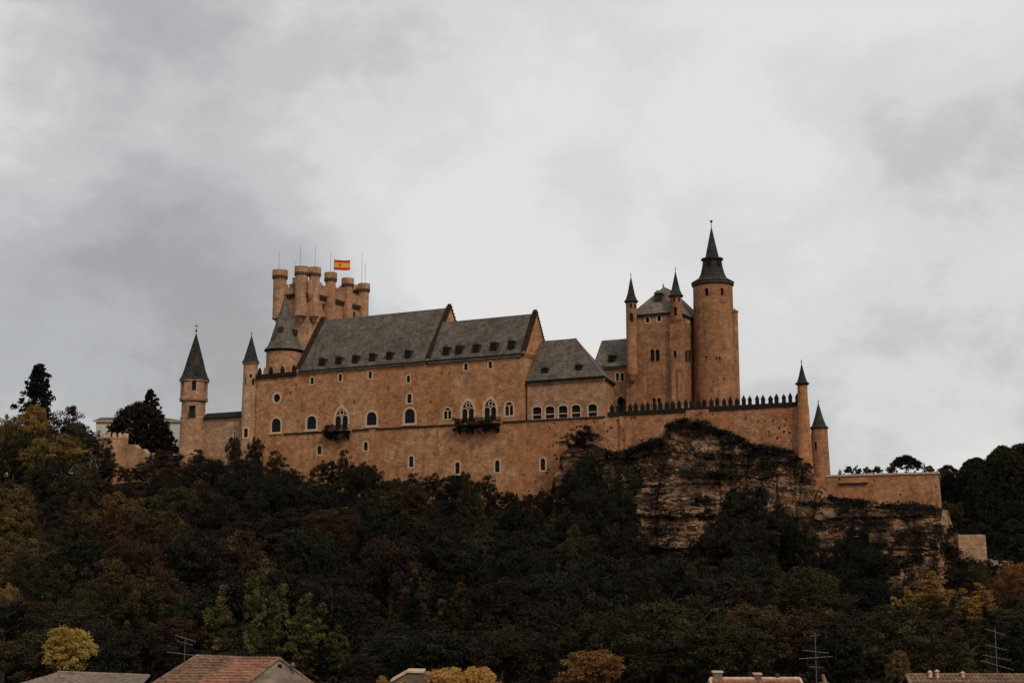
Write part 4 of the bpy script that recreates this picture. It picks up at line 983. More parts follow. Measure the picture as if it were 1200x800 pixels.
# --- little crenellated tower and town building on the left
def left_bits():
    Y = 286.0; c = cpos(133.5, Y, 520); Zp = lambda py: zat(py, Y, 133)
    t = thing('gate_tower', 'small round crenellated tower among the trees left of the castle', 'tower', (c[0], c[1], 17))
    bm = bmesh.new(); lathe(bm, c, [(2.95, 12), (2.85, Zp(516)), (2.9, Zp(515)), (2.9, Zp(513))], 32); obj('wall', bm, M['wall_pale'], t)
    for k in range(14):
        fr = tangent(c, 2 * pi * k / 14, 2.9); bm = bmesh.new(); fbox(bm, fr, -.38, .38, -.45, -.02, Zp(513), Zp(509.6))
        lathe(bm, fr.w(0, -.24, 0)[:2], [(.36, Zp(509.5)), (.28, Zp(508.4)), (0, Zp(507.8))], 8); obj('merlon', bm, M['trim'], t)
    t = thing('rampart_wall', 'crumbling pale rampart wall running right from the small crenellated tower', 'wall', (c[0], c[1], 16))
    p, q = at(146, 530, 285), at(182, 530, 282); fr = Frame((p.x, p.y, 0), (q - p).cross(Vector((0, 0, 1))).cross(Vector((0, 0, -1))), (0, 0, 0)) if False else Frame((p.x, p.y, 0), ((q.x - p.x), (q.y - p.y), 0), ((q.y - p.y), -(q.x - p.x), 0))
    L_ = (Vector((q.x, q.y)) - Vector((p.x, p.y))).length; bm = bmesh.new()
    z = zat; pts = [(0, 10), (L_, 10), (L_, z(536, 283)), (L_ * .85, z(531, 284)), (L_ * .7, z(531.5, 284)), (L_ * .6, z(526, 284)), (L_ * .4, z(525, 284)), (L_ * .3, z(521, 285)), (0, z(520.5, 285))]
    poly_prism(bm, [fr.w(a, -1.5, z_) for a, z_ in pts], [fr.w(a, 0, z_) for a, z_ in pts]); obj('wall', bm, M['wall_pale'], t)
    Y = 335.0; p, q = at(108, 492, Y), at(215, 492, Y); t = thing('town_building', 'pale cream building with low grey roof behind the trees left of the castle', 'house', (p.x, Y, 21))
    fr = Frame((p.x, Y, 0), (1, 0, 0), (0, -1, 0)); L_ = q.x - p.x; bm = bmesh.new(); fbox(bm, fr, 1, L_, -12, 0, 15, zat(493, Y)); w = obj('wall', bm, M['cream'], t); cuts = []
    for i in range(7): window(t, fr, 2.4 + i * 2.9, zat(516, Y), .9, 1.3, 'rect', sur=.1, cuts=cuts, pane='glass')
    cut(w, cuts)
    bm = bmesh.new(); pts = [(.4, zat(493, Y) + .003), (L_ + .6, zat(493, Y) + .003), (L_ * .72, zat(488.5, Y)), (L_ * .1, zat(489.2, Y))]
    poly_prism(bm, [fr.w(a, -12.5, z_) for a, z_ in pts], [fr.w(a, .5, z_) for a, z_ in pts]); obj('roof', bm, M['lead'], t)
    bm = bmesh.new(); fbox(bm, fr, .3, L_ + .3, .02, .55, zat(494.2, Y), zat(493, Y)); obj('cornice', bm, M['trim'], t)
left_bits()

# ================================================================== PLANTS
def leaf_mesh(name, P, tone, size, rng, up=0.0, aspect=1.0):
    """one small quad per leaf sprig"""
    n = len(P); N_ = rng.normal(size=(n, 3)); N_[:, 2] += up; N_ /= np.linalg.norm(N_, axis=1)[:, None]
    T = rng.normal(size=(n, 3)); T -= (T * N_).sum(1)[:, None] * N_; T /= np.linalg.norm(T, axis=1)[:, None]; B = np.cross(N_, T)
    s = size * rng.uniform(.6, 1.35, n)[:, None]
    V_ = np.stack([P - T * s * aspect, P - B * s * .55, P + T * s * aspect, P + B * s * .55], 1).reshape(-1, 3)
    me = bpy.data.meshes.new(name); me.vertices.add(4 * n); me.vertices.foreach_set('co', V_.ravel())
    me.loops.add(4 * n); me.loops.foreach_set('vertex_index', np.arange(4 * n)); me.polygons.add(n)
    me.polygons.foreach_set('loop_start', np.arange(0, 4 * n, 4)); me.polygons.foreach_set('loop_total', np.full(n, 4))
    a = me.attributes.new('tone', 'FLOAT', 'FACE'); a.data.foreach_set('value', tone.astype(np.float32))
    me.update(); return me
def crown(name, seed, kind, Rd, H, base, ncl, nlf, leaf):
    rng = np.random.default_rng(seed); C = []; cr = []
    if kind in ('round', 'oak', 'shrub'):
        lobes = []                                # a few big limbs give the crown an uneven outline
        for k in range(7 if kind != 'shrub' else 4):
            a = rng.uniform(0, 2 * pi); e = rng.uniform(-.2, 1)
            lobes.append((np.array([cos(a) * .55 * Rd * (1 - .5 * max(e, 0)), sin(a) * .55 * Rd * (1 - .5 * max(e, 0)), base + (H - base) * (.42 + .33 * e)]), rng.uniform(.42, .62)))
        lobes.append((np.array([0, 0, base + (H - base) * .66]), .6)); lobes.append((np.array([0, 0, base + (H - base) * .35]), .75))
        for i in range(ncl):
            c0, lr = lobes[rng.integers(len(lobes))]
            d = rng.normal(size=3); d /= np.linalg.norm(d); d[2] = d[2] * .9 + .1
            rr = rng.uniform(.72, 1.02) ** .6
            C.append(c0 + d * rr * np.array([lr * Rd, lr * Rd, lr * (H - base) * .5])); cr.append(Rd * rng.uniform(.09, .17))
    elif kind == 'poplar':
        sp = [(0, 0, 1.0)] + [(rng.uniform(-.6, .6) * Rd, rng.uniform(-.6, .6) * Rd, rng.uniform(.62, .92)) for _ in range(5)]
        for i in range(ncl):
            x, y, hh = sp[rng.integers(len(sp))]; t = rng.uniform(0, 1) ** .8; z = base + (H * hh - base) * t
            a = rng.uniform(0, 2 * pi); rr = Rd * .44 * (1 - t) ** .6 * min(1, t * 4 + .35) * rng.uniform(.55, 1)
            C.append(np.array([x + rr * cos(a), y + rr * sin(a), z])); cr.append(Rd * rng.uniform(.08, .15))
    elif kind == 'dome':
        for i in range(ncl):
            t = rng.uniform(0, 1); a = rng.uniform(0, 2 * pi); rr = Rd * (1 - t ** 2.3) ** .6 * rng.uniform(.72, 1.0) * (.93 + .09 * sin(a * 4 + t * 7))
            C.append(np.array([rr * cos(a), rr * sin(a), base + (H - base) * t])); cr.append(Rd * rng.uniform(.07, .13))
    elif kind == 'conifer':
        for i in range(ncl):
            t = (i + rng.uniform()) / ncl; z = base + (H - base) * t; a = rng.uniform(0, 2 * pi)
            tier = 1 - ((t * 11) % 1) * .42
            rr = Rd * (1 - t) ** .5 * tier * rng.uniform(.35, 1.0) * (0.8 + .3 * sin(a * 3 + seed + t * 6)) + .12
            C.append(np.array([rr * cos(a), rr * sin(a), z - rr * .22])); cr.append(.22 + .10 * Rd * (1 - t) * rng.uniform(.6, 1.2))
    elif kind == 'pine':
        for i in range(ncl):
            a = rng.uniform(0, 2 * pi); q = sqrt(rng.uniform()) ; z = H - (H - base) * (.45 * q * q + rng.uniform(0, .55) * (.3 + .7 * q))
            C.append(np.array([Rd * q * cos(a), Rd * q * sin(a), z])); cr.append(Rd * rng.uniform(.08, .15))
    C = np.array(C); cr = np.array(cr); ncl = len(C)
    idx = rng.integers(0, ncl, nlf); d = rng.normal(size=(nlf, 3)); d /= np.linalg.norm(d, axis=1)[:, None]
    rad = rng.uniform(0, 1, nlf) ** .45
    P = C[idx] + d * (rad * cr[idx])[:, None] * np.array([1.25, 1.25, .85])
    P[:, 2] = np.maximum(P[:, 2], .05)
    ct = rng.uniform(0, 1, ncl) ** 1.6
    tone = np.clip(.75 * ct[idx] + .35 * rng.uniform(0, 1, nlf) ** 2, 0, 1)
    return leaf_mesh(name, P, tone, leaf, rng, .35)
def trunk_mesh(name, H, r, seed, limbs=5, top=.75, kind='round'):
    rg = random.Random(seed); bm = bmesh.new(); n = 6; bx, by = rg.uniform(-.3, .3), rg.uniform(-.3, .3)
    P = [Vector((bx * sin(i / n * 2), by * sin(i / n * 2.5), -0.8 + (H * top + .8) * i / n)) for i in range(n + 1)]
    tube(bm, P, [r * (1.25 if i == 0 else 1) * (1 - .8 * i / n) for i in range(n + 1)], 7)
    for k in range(limbs):
        a = rg.uniform(0, 2 * pi); z0 = H * rg.uniform(.25, .6); L_ = H * rg.uniform(.2, .36); i = min(n - 1, int((z0 + .8) / (H * top + .8) * n)); b0 = P[i]
        tube(bm, [b0, b0 + Vector((cos(a) * L_ * .5, sin(a) * L_ * .5, L_ * .45)), b0 + Vector((cos(a) * L_ * .85, sin(a) * L_ * .85, L_ * 1.0))], [r * .45, r * .28, r * .08], 5)
    me = bpy.data.meshes.new(name); bm.to_mesh(me); bm.free(); return me

F = {'dark': foliage('leaves_dark_green', (0.012, 0.0125, 0.007), (0.020, 0.019, 0.010), (0.036, 0.033, 0.015)),
     'brown': foliage('leaves_brown', (0.020, 0.0125, 0.008), (0.032, 0.019, 0.011), (0.055, 0.033, 0.018)),
     'olive': foliage('leaves_olive', (0.022, 0.020, 0.008), (0.042, 0.034, 0.012), (0.085, 0.064, 0.021)),
     'gold': foliage('leaves_gold', (0.062, 0.038, 0.012), (0.11, 0.066, 0.019), (0.215, 0.128, 0.037)),
     'orange': foliage('leaves_orange', (0.105, 0.052, 0.018), (0.19, 0.098, 0.030), (0.33, 0.185, 0.06)),
     'yellow': foliage('leaves_yellow', (0.22, 0.138, 0.030), (0.37, 0.24, 0.05), (0.54, 0.38, 0.10)),
     'green': foliage('leaves_green', (0.044, 0.042, 0.015), (0.085, 0.074, 0.023), (0.23, 0.180, 0.050)),
     'umber': foliage('leaves_umber', (0.014, 0.010, 0.006), (0.024, 0.016, 0.009), (0.048, 0.030, 0.015)),
     'bronze': foliage('leaves_bronze', (0.085, 0.046, 0.016), (0.140, 0.078, 0.024), (0.25, 0.145, 0.045)),
     'honey': foliage('leaves_honey', (0.21, 0.105, 0.026), (0.36, 0.185, 0.043), (0.54, 0.32, 0.085)),
     'rust': foliage('leaves_rust', (0.036, 0.020, 0.010), (0.062, 0.034, 0.015), (0.125, 0.070, 0.028)),
     'amber': foliage('leaves_amber', (0.26, 0.155, 0.036), (0.42, 0.26, 0.06), (0.58, 0.41, 0.11)),
     'scrub': foliage('scrub_leaves', (0.010, 0.009, 0.006), (0.020, 0.015, 0.009), (0.045, 0.030, 0.017)),
     'black': foliage('needles_dark', (0.007, 0.0072, 0.005), (0.011, 0.0108, 0.007), (0.020, 0.018, 0.011))}
PROTO = {}
def proto(kind, v, col):
    key = (kind, v, col)
    if key in PROTO: return PROTO[key]
    g = (kind, v)
    if g not in PROTO:
        if kind == 'round': me = crown('crown', 10 + v, 'round', 4.2, 10, 1.2, 120, 10500, .135); tr = trunk_mesh('trunk', 10, .28, v)
        elif kind == 'poplar': me = crown('crown', 30 + v, 'poplar', 3.2, 11, .8, 190, 10000, .125); tr = trunk_mesh('trunk', 11, .22, v, 3, .85)
        elif kind == 'conifer': me = crown('crown', 50 + v, 'conifer', 4.4, 12, 1.0, 420, 13000, .17); tr = trunk_mesh('trunk', 12, .25, v, 0, .95)
        elif kind == 'pine': me = crown('crown', 70 + v, 'pine', 3.6, 6, 2.6, 190, 13000, .14); tr = trunk_mesh('trunk', 6, .24, v, 5, .6)
        elif kind == 'dome': me = crown('crown', 110 + v, 'dome', 4.2, 8, .3, 520, 23000, .15); tr = trunk_mesh('trunk', 8, .28, v)
        elif kind == 'shrub': me = crown('crown', 90 + v, 'shrub', 2.0, 2.8, .1, 60, 2600, .14); tr = trunk_mesh('trunk', 2.8, .08, v, 3, .6)
        elif kind == 'fine': me = crown('crown', 130 + v, 'round', 2.4, 5.4, .5, 230, 15000, .085); tr = trunk_mesh('trunk', 5.4, .12, v)
        elif kind == 'finebush': me = crown('crown', 150 + v, 'shrub', 2.6, 3.0, .05, 230, 15000, .085); tr = trunk_mesh('trunk', 3.0, .08, v, 3, .5)
        PROTO[g] = (me, tr)
    me, tr = PROTO[g]; me = me.copy(); me.materials.clear(); me.materials.append(F[col])
    if not tr.materials: tr.materials.append(M['bark'])
    PROTO[key] = (me, tr); return PROTO[key]
DIM = {'round': (4.2, 10), 'poplar': (3.0, 11), 'conifer': (3.3, 12), 'dome': (4.2, 8), 'pine': (3.7, 6), 'shrub': (2.0, 2.8), 'fine': (2.4, 5.4), 'finebush': (2.6, 3.0)}
NAMES = {'round': ('broadleaf_tree', 'tree'), 'poplar': ('poplar_tree', 'tree'), 'conifer': ('conifer_tree', 'tree'), 'dome': ('evergreen_tree', 'tree'), 'pine': ('umbrella_pine', 'tree'), 'shrub': ('shrub', 'shrub'), 'fine': ('leafy_tree', 'tree'), 'finebush': ('bush', 'bush')}
COUNT = {}
def plant(kind, col, v, loc, sx, sz, label, group=None, rz=None):
    me, tr = proto(kind, v, col); nm, cat = NAMES[kind]
    e = thing(nm, label, cat, loc, group); e.rotation_euler = (0, 0, random.uniform(0, 6.28) if rz is None else rz); e.scale = (sx, sx, sz)
    for n_, m_ in (('crown', me), ('trunk', tr)):
        o = bpy.data.objects.new(n_, m_); COL.objects.link(o); o.parent = e
    COUNT[nm] = COUNT.get(nm, 0) + 1
    return e
def plant_px(kind, col, v, px, ptop, wpx, Y, label, group=None, zbase=None, pbot=None):
    p = at(px, ptop, Y); zb = ground(p.x, Y) if zbase is None else zbase
    if pbot is not None: zb = zat(pbot, Y, px)
    Rd, H = DIM[kind]; sz = max(.1, (p.z - zb) / H); sx = wpx * Y / FPX / 2 / Rd
    return plant(kind, col, v, (p.x, Y, zb), sx, sz, label, group)

# skyline of the wood, read off the photograph
SIL = [(-60, 560), (0, 528), (30, 520), (60, 510), (100, 512), (115, 545), (150, 552), (165, 560), (172, 540), (180, 524), (200, 522), (215, 530), (235, 528), (255, 526), (275, 538), (285, 520), (296, 508), (325, 509), (338, 525),
       (352, 540), (368, 556), (382, 566), (395, 548), (408, 528), (430, 522), (445, 535), (455, 560), (466, 562), (475, 556), (500, 552), (530, 553), (560, 552), (575, 560), (590, 552), (602, 555), (612, 572), (625, 577), (640, 574),
       (655, 568), (664, 555), (700, 552), (738, 560), (745, 622), (760, 640), (790, 650), (812, 652), (820, 600), (832, 575), (900, 575), (930, 592), (948, 640), (975, 668), (983, 625), (1000, 606), (1030, 612), (1040, 655), (1055, 692),
       (1080, 685), (1110, 690), (1150, 695), (1165, 678), (1200, 662), (1260, 650)]
NEAR = [(-60, 700), (0, 715), (60, 735), (110, 725), (200, 735), (235, 765), (410, 765), (440, 745), (520, 735), (600, 735), (640, 705), (1000, 705), (1040, 725), (1260, 730)]
def zone(px, py):
    if px < 175: a = 'left of the castle towers'
    elif px < 330: a = 'below the octagonal tower'
    elif px < 500: a = 'below the left half of the hall'
    elif px < 670: a = 'below the right half of the hall'
    elif px < 830: a = 'left of the bare cliff'
    elif px < 1040: a = 'in front of the cliff'
    else: a = 'under the bastion wall'
    b = 'high on the slope' if py < 600 else ('halfway up the slope' if py < 680 else 'low on the slope')
    return f'{b} {a}'
CW = {'umber': 'dark brown', 'rust': 'russet', 'dark': 'dark green', 'brown': 'rusty brown', 'olive': 'olive green', 'gold': 'golden', 'orange': 'orange', 'green': 'fresh green', 'black': 'blackish green', 'yellow': 'yellow'}
rg = random.Random(21)
placed = []
def free(x, y, r):
    return all((x - a) ** 2 + (y - b) ** 2 > (r + q) ** 2 * .25 for a, b, q in placed)
def wood_tree(x, y, H, Rw, col, kind, v):
    z = ground(x, y); d = Vector((x, y, z + H * .6)); cy = y * cos(PITCH) + (z + H) * sin(PITCH)
    px = 600 + FPX * x / cy
    if px < -50 or px > 1250: return False
    hw = Rw / cy * FPX * .8
    lim = max(pl(SIL, px + k * hw) for k in (-.8, -.4, 0, .4, .8))
    if y < 153 or (px > 1035 and y < 172): lim = max(lim, pl(NEAR, px) - (18 if y > 140 else 4))
    top = lambda H_: 400 - FPX * ((z + H_) * cos(PITCH) - y * sin(PITCH)) / (y * cos(PITCH) + (z + H_) * sin(PITCH))
    if top(H) < lim:
        while H > 1.9 and top(H) < lim: H *= .95; Rw *= .975
        if top(H) < lim: return False
    py = top(H * .6); Rd, Hh = DIM[kind]
    lab = f'{CW[col]} {"bushy" if kind == "round" else "upright"} tree {zone(px, py)}'
    plant(kind, col, v, (x, y, z), Rw / Rd, H / Hh, lab, lab.replace(' tree ', ' trees '))
    placed.append((x, y, Rw)); return True

# particular trees first
def special():
    plant_px('conifer', 'black', 0, 46, 427, 66, 300, 'tall dark spiky conifer rising above the autumn trees on the left skyline')
    plant_px('round', 'orange', 0, 42, 472, 46, 291, 'orange-leaved tree at the foot of the tall dark conifer')
    plant_px('round', 'bronze', 1, 14, 480, 46, 292, 'pale gold tree at the left edge of the photo below the conifer')
    plant_px('round', 'olive', 2, 82, 473, 62, 290, 'dark olive rounded tree right of the orange tree by the conifer')
    plant_px('round', 'bronze', 3, 75, 506, 90, 276, 'large yellow-green autumn tree below the conifer on the left')
    plant_px('round', 'olive', 0, 20, 503, 60, 280, 'olive tree below the pale gold tree at the left edge')
    plant_px('round', 'brown', 3, 108, 560, 60, 262, 'rusty tree below the small crenellated tower')
    plant_px('dome', 'umber', 0, 166, 474, 98, 300, 'dense dark brown rounded tree between small crenellated tower and octagonal tower')
    plant_px('conifer', 'black', 2, 176, 457, 44, 303, 'dark pointed evergreen poking out of the dense brown rounded tree')
    for i, (x, y, w, c_) in enumerate(((128, 541, 40, 'dark'), (150, 546, 36, 'brown'), (100, 528, 44, 'olive'), (172, 538, 34, 'brown'))): plant_px('round', c_, i, x, y, w, 276 - i, ('dark tree right under the small crenellated tower', 'brown tree under the crumbling rampart wall', 'olive tree just left of the small crenellated tower', 'brown tree between rampart wall and octagonal tower')[i])
    plant_px('round', 'brown', 2, 122, 512, 26, 281, 'small brown shrubby tree in front of the small crenellated tower')
    plant_px('round', 'brown', 1, 195, 524, 44, 276, 'dark brown tree hugging the foot of the octagonal tower')
    plant_px('dome', 'umber', 1, 8, 500, 60, 297, 'dark brown tree closing the gap at the left edge below the pale gold tree')
    # on the bastion terrace
    plant_px('pine', 'black', 0, 1061, 534, 37, 228, 'flat-topped dark pine above the bastion wall coping', zbase=12.4)
    for i, (x, y, w, k) in enumerate(((984, 549, 7, 'poplar'), (993, 546, 13, 'shrub'), (1004, 545, 14, 'shrub'), (1016, 547, 14, 'shrub'), (1029, 546, 16, 'shrub'), (1044, 543, 14, 'shrub'), (1083, 542, 8, 'poplar'), (1091, 545, 12, 'shrub'))):
        plant_px(k, 'olive' if i % 2 else 'dark', i % 3, x, y, w, 221, 'small shrub peeping over the bastion wall coping', 'shrubs along the bastion coping', zbase=13.0)
    # the foot of the slope
    plant_px('fine', 'yellow', 0, 83, 729, 58, 118, 'bright yellow round bush above the flat grey roof at bottom left', pbot=800)
    for i, (x, y, w) in enumerate(((480, 789, 44), (522, 781, 78), (558, 781, 60))):
        plant_px('finebush', 'amber', i, x, y, w, 96, ('low yellow hedge bush at the left end', 'middle yellow hedge bush at bottom centre', 'yellow hedge bush at the right end')[i] + (' of the bottom centre hedge' if i != 1 else ''), 'yellow hedge bushes', pbot=826)
    plant_px('fine', 'yellow', 1, 449, 790, 16, 97, 'tiny yellow sapling just left of the yellow hedge', pbot=815)
    plant_px('fine', 'orange', 2, 695, 763, 88, 100, 'orange autumn bush at the bottom edge right of the yellow hedge', pbot=830)
    plant_px('fine', 'brown', 3, 420, 764, 46, 112, 'red-brown bush between the tiled house and the yellow hedge', pbot=815)
    for i, (x, y, w) in enumerate(((262, 686, 60), (312, 658, 62), (362, 694, 58), (396, 733, 46))):
        plant_px('poplar', 'green', i % 3, x, y, w, 150 - i, ('fresh green poplar left of the tallest one', 'tallest fresh green poplar above the tiled house', 'fresh green poplar right of the tallest one', 'short fresh green poplar right of the others')[i] + (' above the tiled house' if i in (0, 2) else (' behind the tiled house' if i == 3 else '')), 'green poplars behind the tiled house')
    plant_px('poplar', 'gold', 1, 540, 684, 60, 158, 'dull yellow-green poplar in the dark wood above the yellow hedge')
    plant_px('poplar', 'olive', 2, 583, 700, 46, 157, 'olive poplar with pale top just right of the yellow-green one')
    for i, (x, y, w, c_) in enumerate(((1092, 670, 66, 'honey'), (1062, 688, 40, 'honey'), (1145, 682, 54, 'honey'), (1186, 656, 60, 'orange'), (1118, 700, 60, 'olive'), (1190, 700, 60, 'olive'))):
        plant_px('poplar' if i != 3 else 'round', c_, i % 3, x, y, w, (168, 170, 172, 176, 160, 158)[i], ('golden autumn tree below the bastion rocks', 'small golden tree left of the big golden one under the bastion', 'golden tree below the pale retaining wall', 'orange rounded tree at the right edge below the retaining wall', 'olive tree in front of the golden trees under the bastion', 'olive tree in front of the orange tree at the right edge')[i])
    plant_px('fine', 'orange', 1, 1052, 760, 26, 112, 'small orange bush left of the right-hand tiled roof', pbot=800)
    plant_px('round', 'olive', 1, 65, 655, 80, 172, 'brown-gold broad tree on the left slope above the yellow bush')
    plant_px('round', 'orange', 3, 10, 682, 56, 160, 'orange-tinged tree at the left edge above the flat roof')
    plant_px('round', 'green', 2, 160, 680, 60, 162, 'green broad tree left of the television aerial')
    plant_px('round', 'olive', 0, 100, 700, 40, 150, 'small olive tree right of the yellow bush')
    # trees growing against the cliff
    for i, (x, y, w, Yd) in enumerate(((872, 566, 100, 214), (905, 590, 70, 208), (1010, 600, 62, 205), (848, 600, 60, 209), (692, 532, 62, 229), (722, 536, 56, 224), (670, 548, 46, 236), (1018, 640, 60, 198), (735, 580, 44, 222), (705, 560, 60, 222), (675, 575, 60, 226), (930, 600, 52, 206), (830, 622, 50, 208), (995, 625, 50, 203), (780, 648, 60, 214), (740, 615, 50, 218))):
        plant_px('round', 'dark' if i != 2 else 'black', i % 4, x, y, w, Yd, ('broad dark tree covering the middle of the cliff', 'dark tree on the right shoulder of the broad cliff tree', 'pointed dark tree against the rocks under the bastion', 'dark tree on the left shoulder of the broad cliff tree', 'dark tree at the cliff corner right of the hall wall', 'dark tree just left of the bare cliff face', 'dark tree touching the corner of the hall wall', 'low dark tree below the pointed one under the bastion', 'narrow dark tree at the left edge of the bare cliff face', 'dark tree behind the narrow one left of the cliff face', 'wide dark tree below the corner of the hall wall', 'dark tree right of the broad cliff tree', 'dark tree left of and below the broad cliff tree', 'dark tree left of the pointed tree under the bastion', 'low dark tree at the foot of the bare cliff face', 'low dark tree left of the bare cliff face')[i])
special()

for i, (x, y, w, Yd, c_) in enumerate(((884, 642, 56, 201, 'dark'), (1122, 660, 44, 202, 'umber'), (1146, 657, 40, 204, 'olive'), (1168, 648, 40, 208, 'dark'))):
    plant_px('round', c_, i, x, y, w, Yd, ('dark tree directly below the broad cliff tree', 'dark brown tree at the foot of the rocks left of the pale retaining wall', 'olive tree growing right under the pale retaining wall', 'dark tree just right of the pale retaining wall')[i])
plant_px('round', 'black', 2, 680, 498, 46, 242.5, 'rounded dark bush-like tree standing on the cliff corner right of the hall wall', pbot=533)
# row of trees hugging the hall wall
x_ = 212.0
k = 0
while x_ < 658:
    s = S_(x_, 560); D = rg.uniform(3.0, 6.5) + (4 if x_ < 235 else 0); p = FR.w(s, D, 0); z = ground(p.x, p.y); zt = zat(pl(SIL, x_) + rg.uniform(-1, 3), p.y, x_)
    H = max(2.2, zt - z); col = rg.choice(['dark', 'umber', 'black', 'umber', 'dark']); lab = f'{CW[col]} tree hugging the foot of the castle wall {"left of" if x_ < 470 else "right of"} its middle'
    Rw = rg.uniform(2.1, 3.0); plant('round', col, k % 4, (p.x, p.y, z), Rw / 4.2, H / 10, lab, lab.replace(' tree ', ' trees ')); placed.append((p.x, p.y, Rw)); x_ += rg.uniform(17, 25); k += 1

# the wood, far rows to near rows
def wood():
    y = 262.0; n = 0
    while y > 122:
        step = 9.2 if y > 180 else 8.2
        x = -1.0 * y * .42 + rg.uniform(0, 6)
        while x < y * .41:
            px_, py_ = x + rg.uniform(-2.8, 2.8), y + rg.uniform(-3.0, 3.0); x += step * rg.uniform(.85, 1.25)
            s, D = sD(px_, py_)
            if D < 8: continue
            if s > S_(650) and s < S_(1170) and D < 19: continue
            if not free(px_, py_, 4.0): continue
            if py_ < 138 and abs(px_ + 26) < 13: continue
            u_ = rg.random(); q = 600 + FPX * px_ / py_
            if q < 150 and y > 200: col = rg.choice(['olive', 'rust', 'rust', 'umber', 'umber', 'gold'])
            elif q < 230: col = rg.choice(['umber', 'rust', 'olive', 'rust', 'dark'])
            elif q > 1020 and y < 190: col = rg.choice(['olive', 'dark', 'rust', 'olive', 'umber'])
            else: col = 'dark' if u_ < .36 else ('brown' if u_ < .50 else ('umber' if u_ < .68 else ('black' if u_ < .82 else ('olive' if u_ < .94 else 'rust'))))
            kind = 'poplar' if rg.random() < .28 else 'round'
            H = rg.uniform(8.0, 12.5) if kind == 'round' else rg.uniform(9, 13); Rw = rg.uniform(4.4, 6.2) if kind == 'round' else rg.uniform(2.8, 3.8)
            if y < 150: H *= .78
            n += wood_tree(px_, py_, H, Rw, col, kind, rg.randrange(4) if kind == 'round' else rg.randrange(3))
        y -= 8.2
    return n
nw = wood()
# wooded hill on the right
HILL = [(1096, 547), (1110, 543), (1125, 540), (1140, 536), (1155, 527), (1170, 524), (1185, 520), (1200, 518), (1240, 515)]
nh = 0
for Y in (330, 318, 304, 290, 276, 262, 248, 234, 220, 206):
    x = xat(1100, Y) ; 
    while x < xat(1245, Y):
        xx = x + rg.uniform(0, 3); x += 6.2
        px_ = 600 + FPX * xx / (Y * cos(PITCH) + 15 * sin(PITCH)); z = ground(xx, Y)
        s, D = sD(xx, Y)
        if px_ < (1096 if Y > 240 else 1104) or (-16 < D < 12 and s < S_END + 6): continue
        H = rg.uniform(7, 10); lim = zat(pl(HILL, px_ - 6) + rg.uniform(0, 3), Y, px_)
        if Y > 285: H = min(13.5, lim - z)
        elif z + H > lim: H = lim - z
        if px_ < 1162 and Y < 215: 
            continue
        if H < 2.2: continue
        col = rg.choice(['dark', 'black', 'dark', 'black', 'olive']); lab = f'{CW[col]} tree on the {"upper" if Y > 262 else "lower"} wooded hillside right of the castle'
        dm = rg.random() < .6
        lab = lab.replace(' tree ', ' domed tree ' if dm else ' loose tree ')
        plant('dome' if dm else 'round', col, rg.randrange(3), (xx, Y, z), rg.uniform(4.2, 5.4) / 4.2, H / (8 if dm else 10), lab, lab.replace(' tree ', ' trees ')); nh += 1
# far left skyline
for Y, x0, x1, pt in ((308, 2, 60, 492), (300, 62, 118, 495)):
    for px_ in range(x0, x1, 16):
        plant_px('round', rg.choice(['olive', 'dark', 'brown']), rg.randrange(4), px_, pt + rg.uniform(0, 8), 38, Y, 'dark tree filling the left skyline behind the autumn trees', 'left skyline trees')

# scrub on the cliff ledges
SCRUB = [(681, 500, 30, 6.5), (668, 512, 20, 3), (694, 513, 20, 3), (745, 524, 22, 2.5), (757, 519, 22, 2.5), (771, 514, 22, 2.6), (787, 494, 20, 2.4), (802, 490, 22, 2.6), (818, 492, 22, 2.6), (833, 499, 20, 2.6), (848, 503, 22, 2.4), (862, 508, 22, 2.4),
         (877, 518, 20, 2.4), (890, 521, 22, 2.4), (905, 522, 22, 2.4), (920, 524, 20, 2.2), (933, 534, 22, 2.4), (946, 540, 18, 2.4), (735, 532, 20, 2.4), (712, 530, 22, 2.6), (975, 578, 20, 2.0), (992, 581, 22, 2.0), (1010, 583, 22, 2.0), (1040, 586, 22, 2.0), (1058, 588, 22, 2.0), (1094, 596, 16, 2.0)]
def rock_off(px, py):                           # march the sight line to the cliff
    d = pdir(px, py)
    dg = bpy.context.evaluated_depsgraph_get()
    ok, loc, nrm, idx, ob, _ = SC.ray_cast(dg, Vector((0, 0, 0)), d.normalized())
    return loc if ok else None
bpy.context.view_layer.update()
from mathutils.bvhtree import BVHTree
cliff = bpy.data.objects['cliff']; bvh = BVHTree.FromPolygons([v.co[:] for v in cliff.data.vertices], [p.vertices[:] for p in cliff.data.polygons])
def on_cliff(px, py):
    r = bvh.ray_cast(Vector((0, 0, 0)), pdir(px, py).normalized()); return r[0]
ns = 0
for i, (x, y, w, h) in enumerate(SCRUB):
    p = on_cliff(x, y + 7)
    if p is None: continue
    lab = 'dark bush clinging to the top ledge of the cliff below the terrace wall' if x < 950 else 'low dark bush along the rocks under the bastion wall'
    if i == 0: lab = 'biggest dark bush on the cliff corner right of the hall wall'
    plant('shrub', 'black' if i % 3 else 'dark', i % 3, (p.x, p.y + .3, p.z - .6), w * p.y / FPX / 2 / 2.0, h * (1.0 if i == 0 else .62) / 2.8 * 1.1, lab, None if i == 0 else lab.replace('bush', 'bushes')); ns += 1
r3 = random.Random(4)
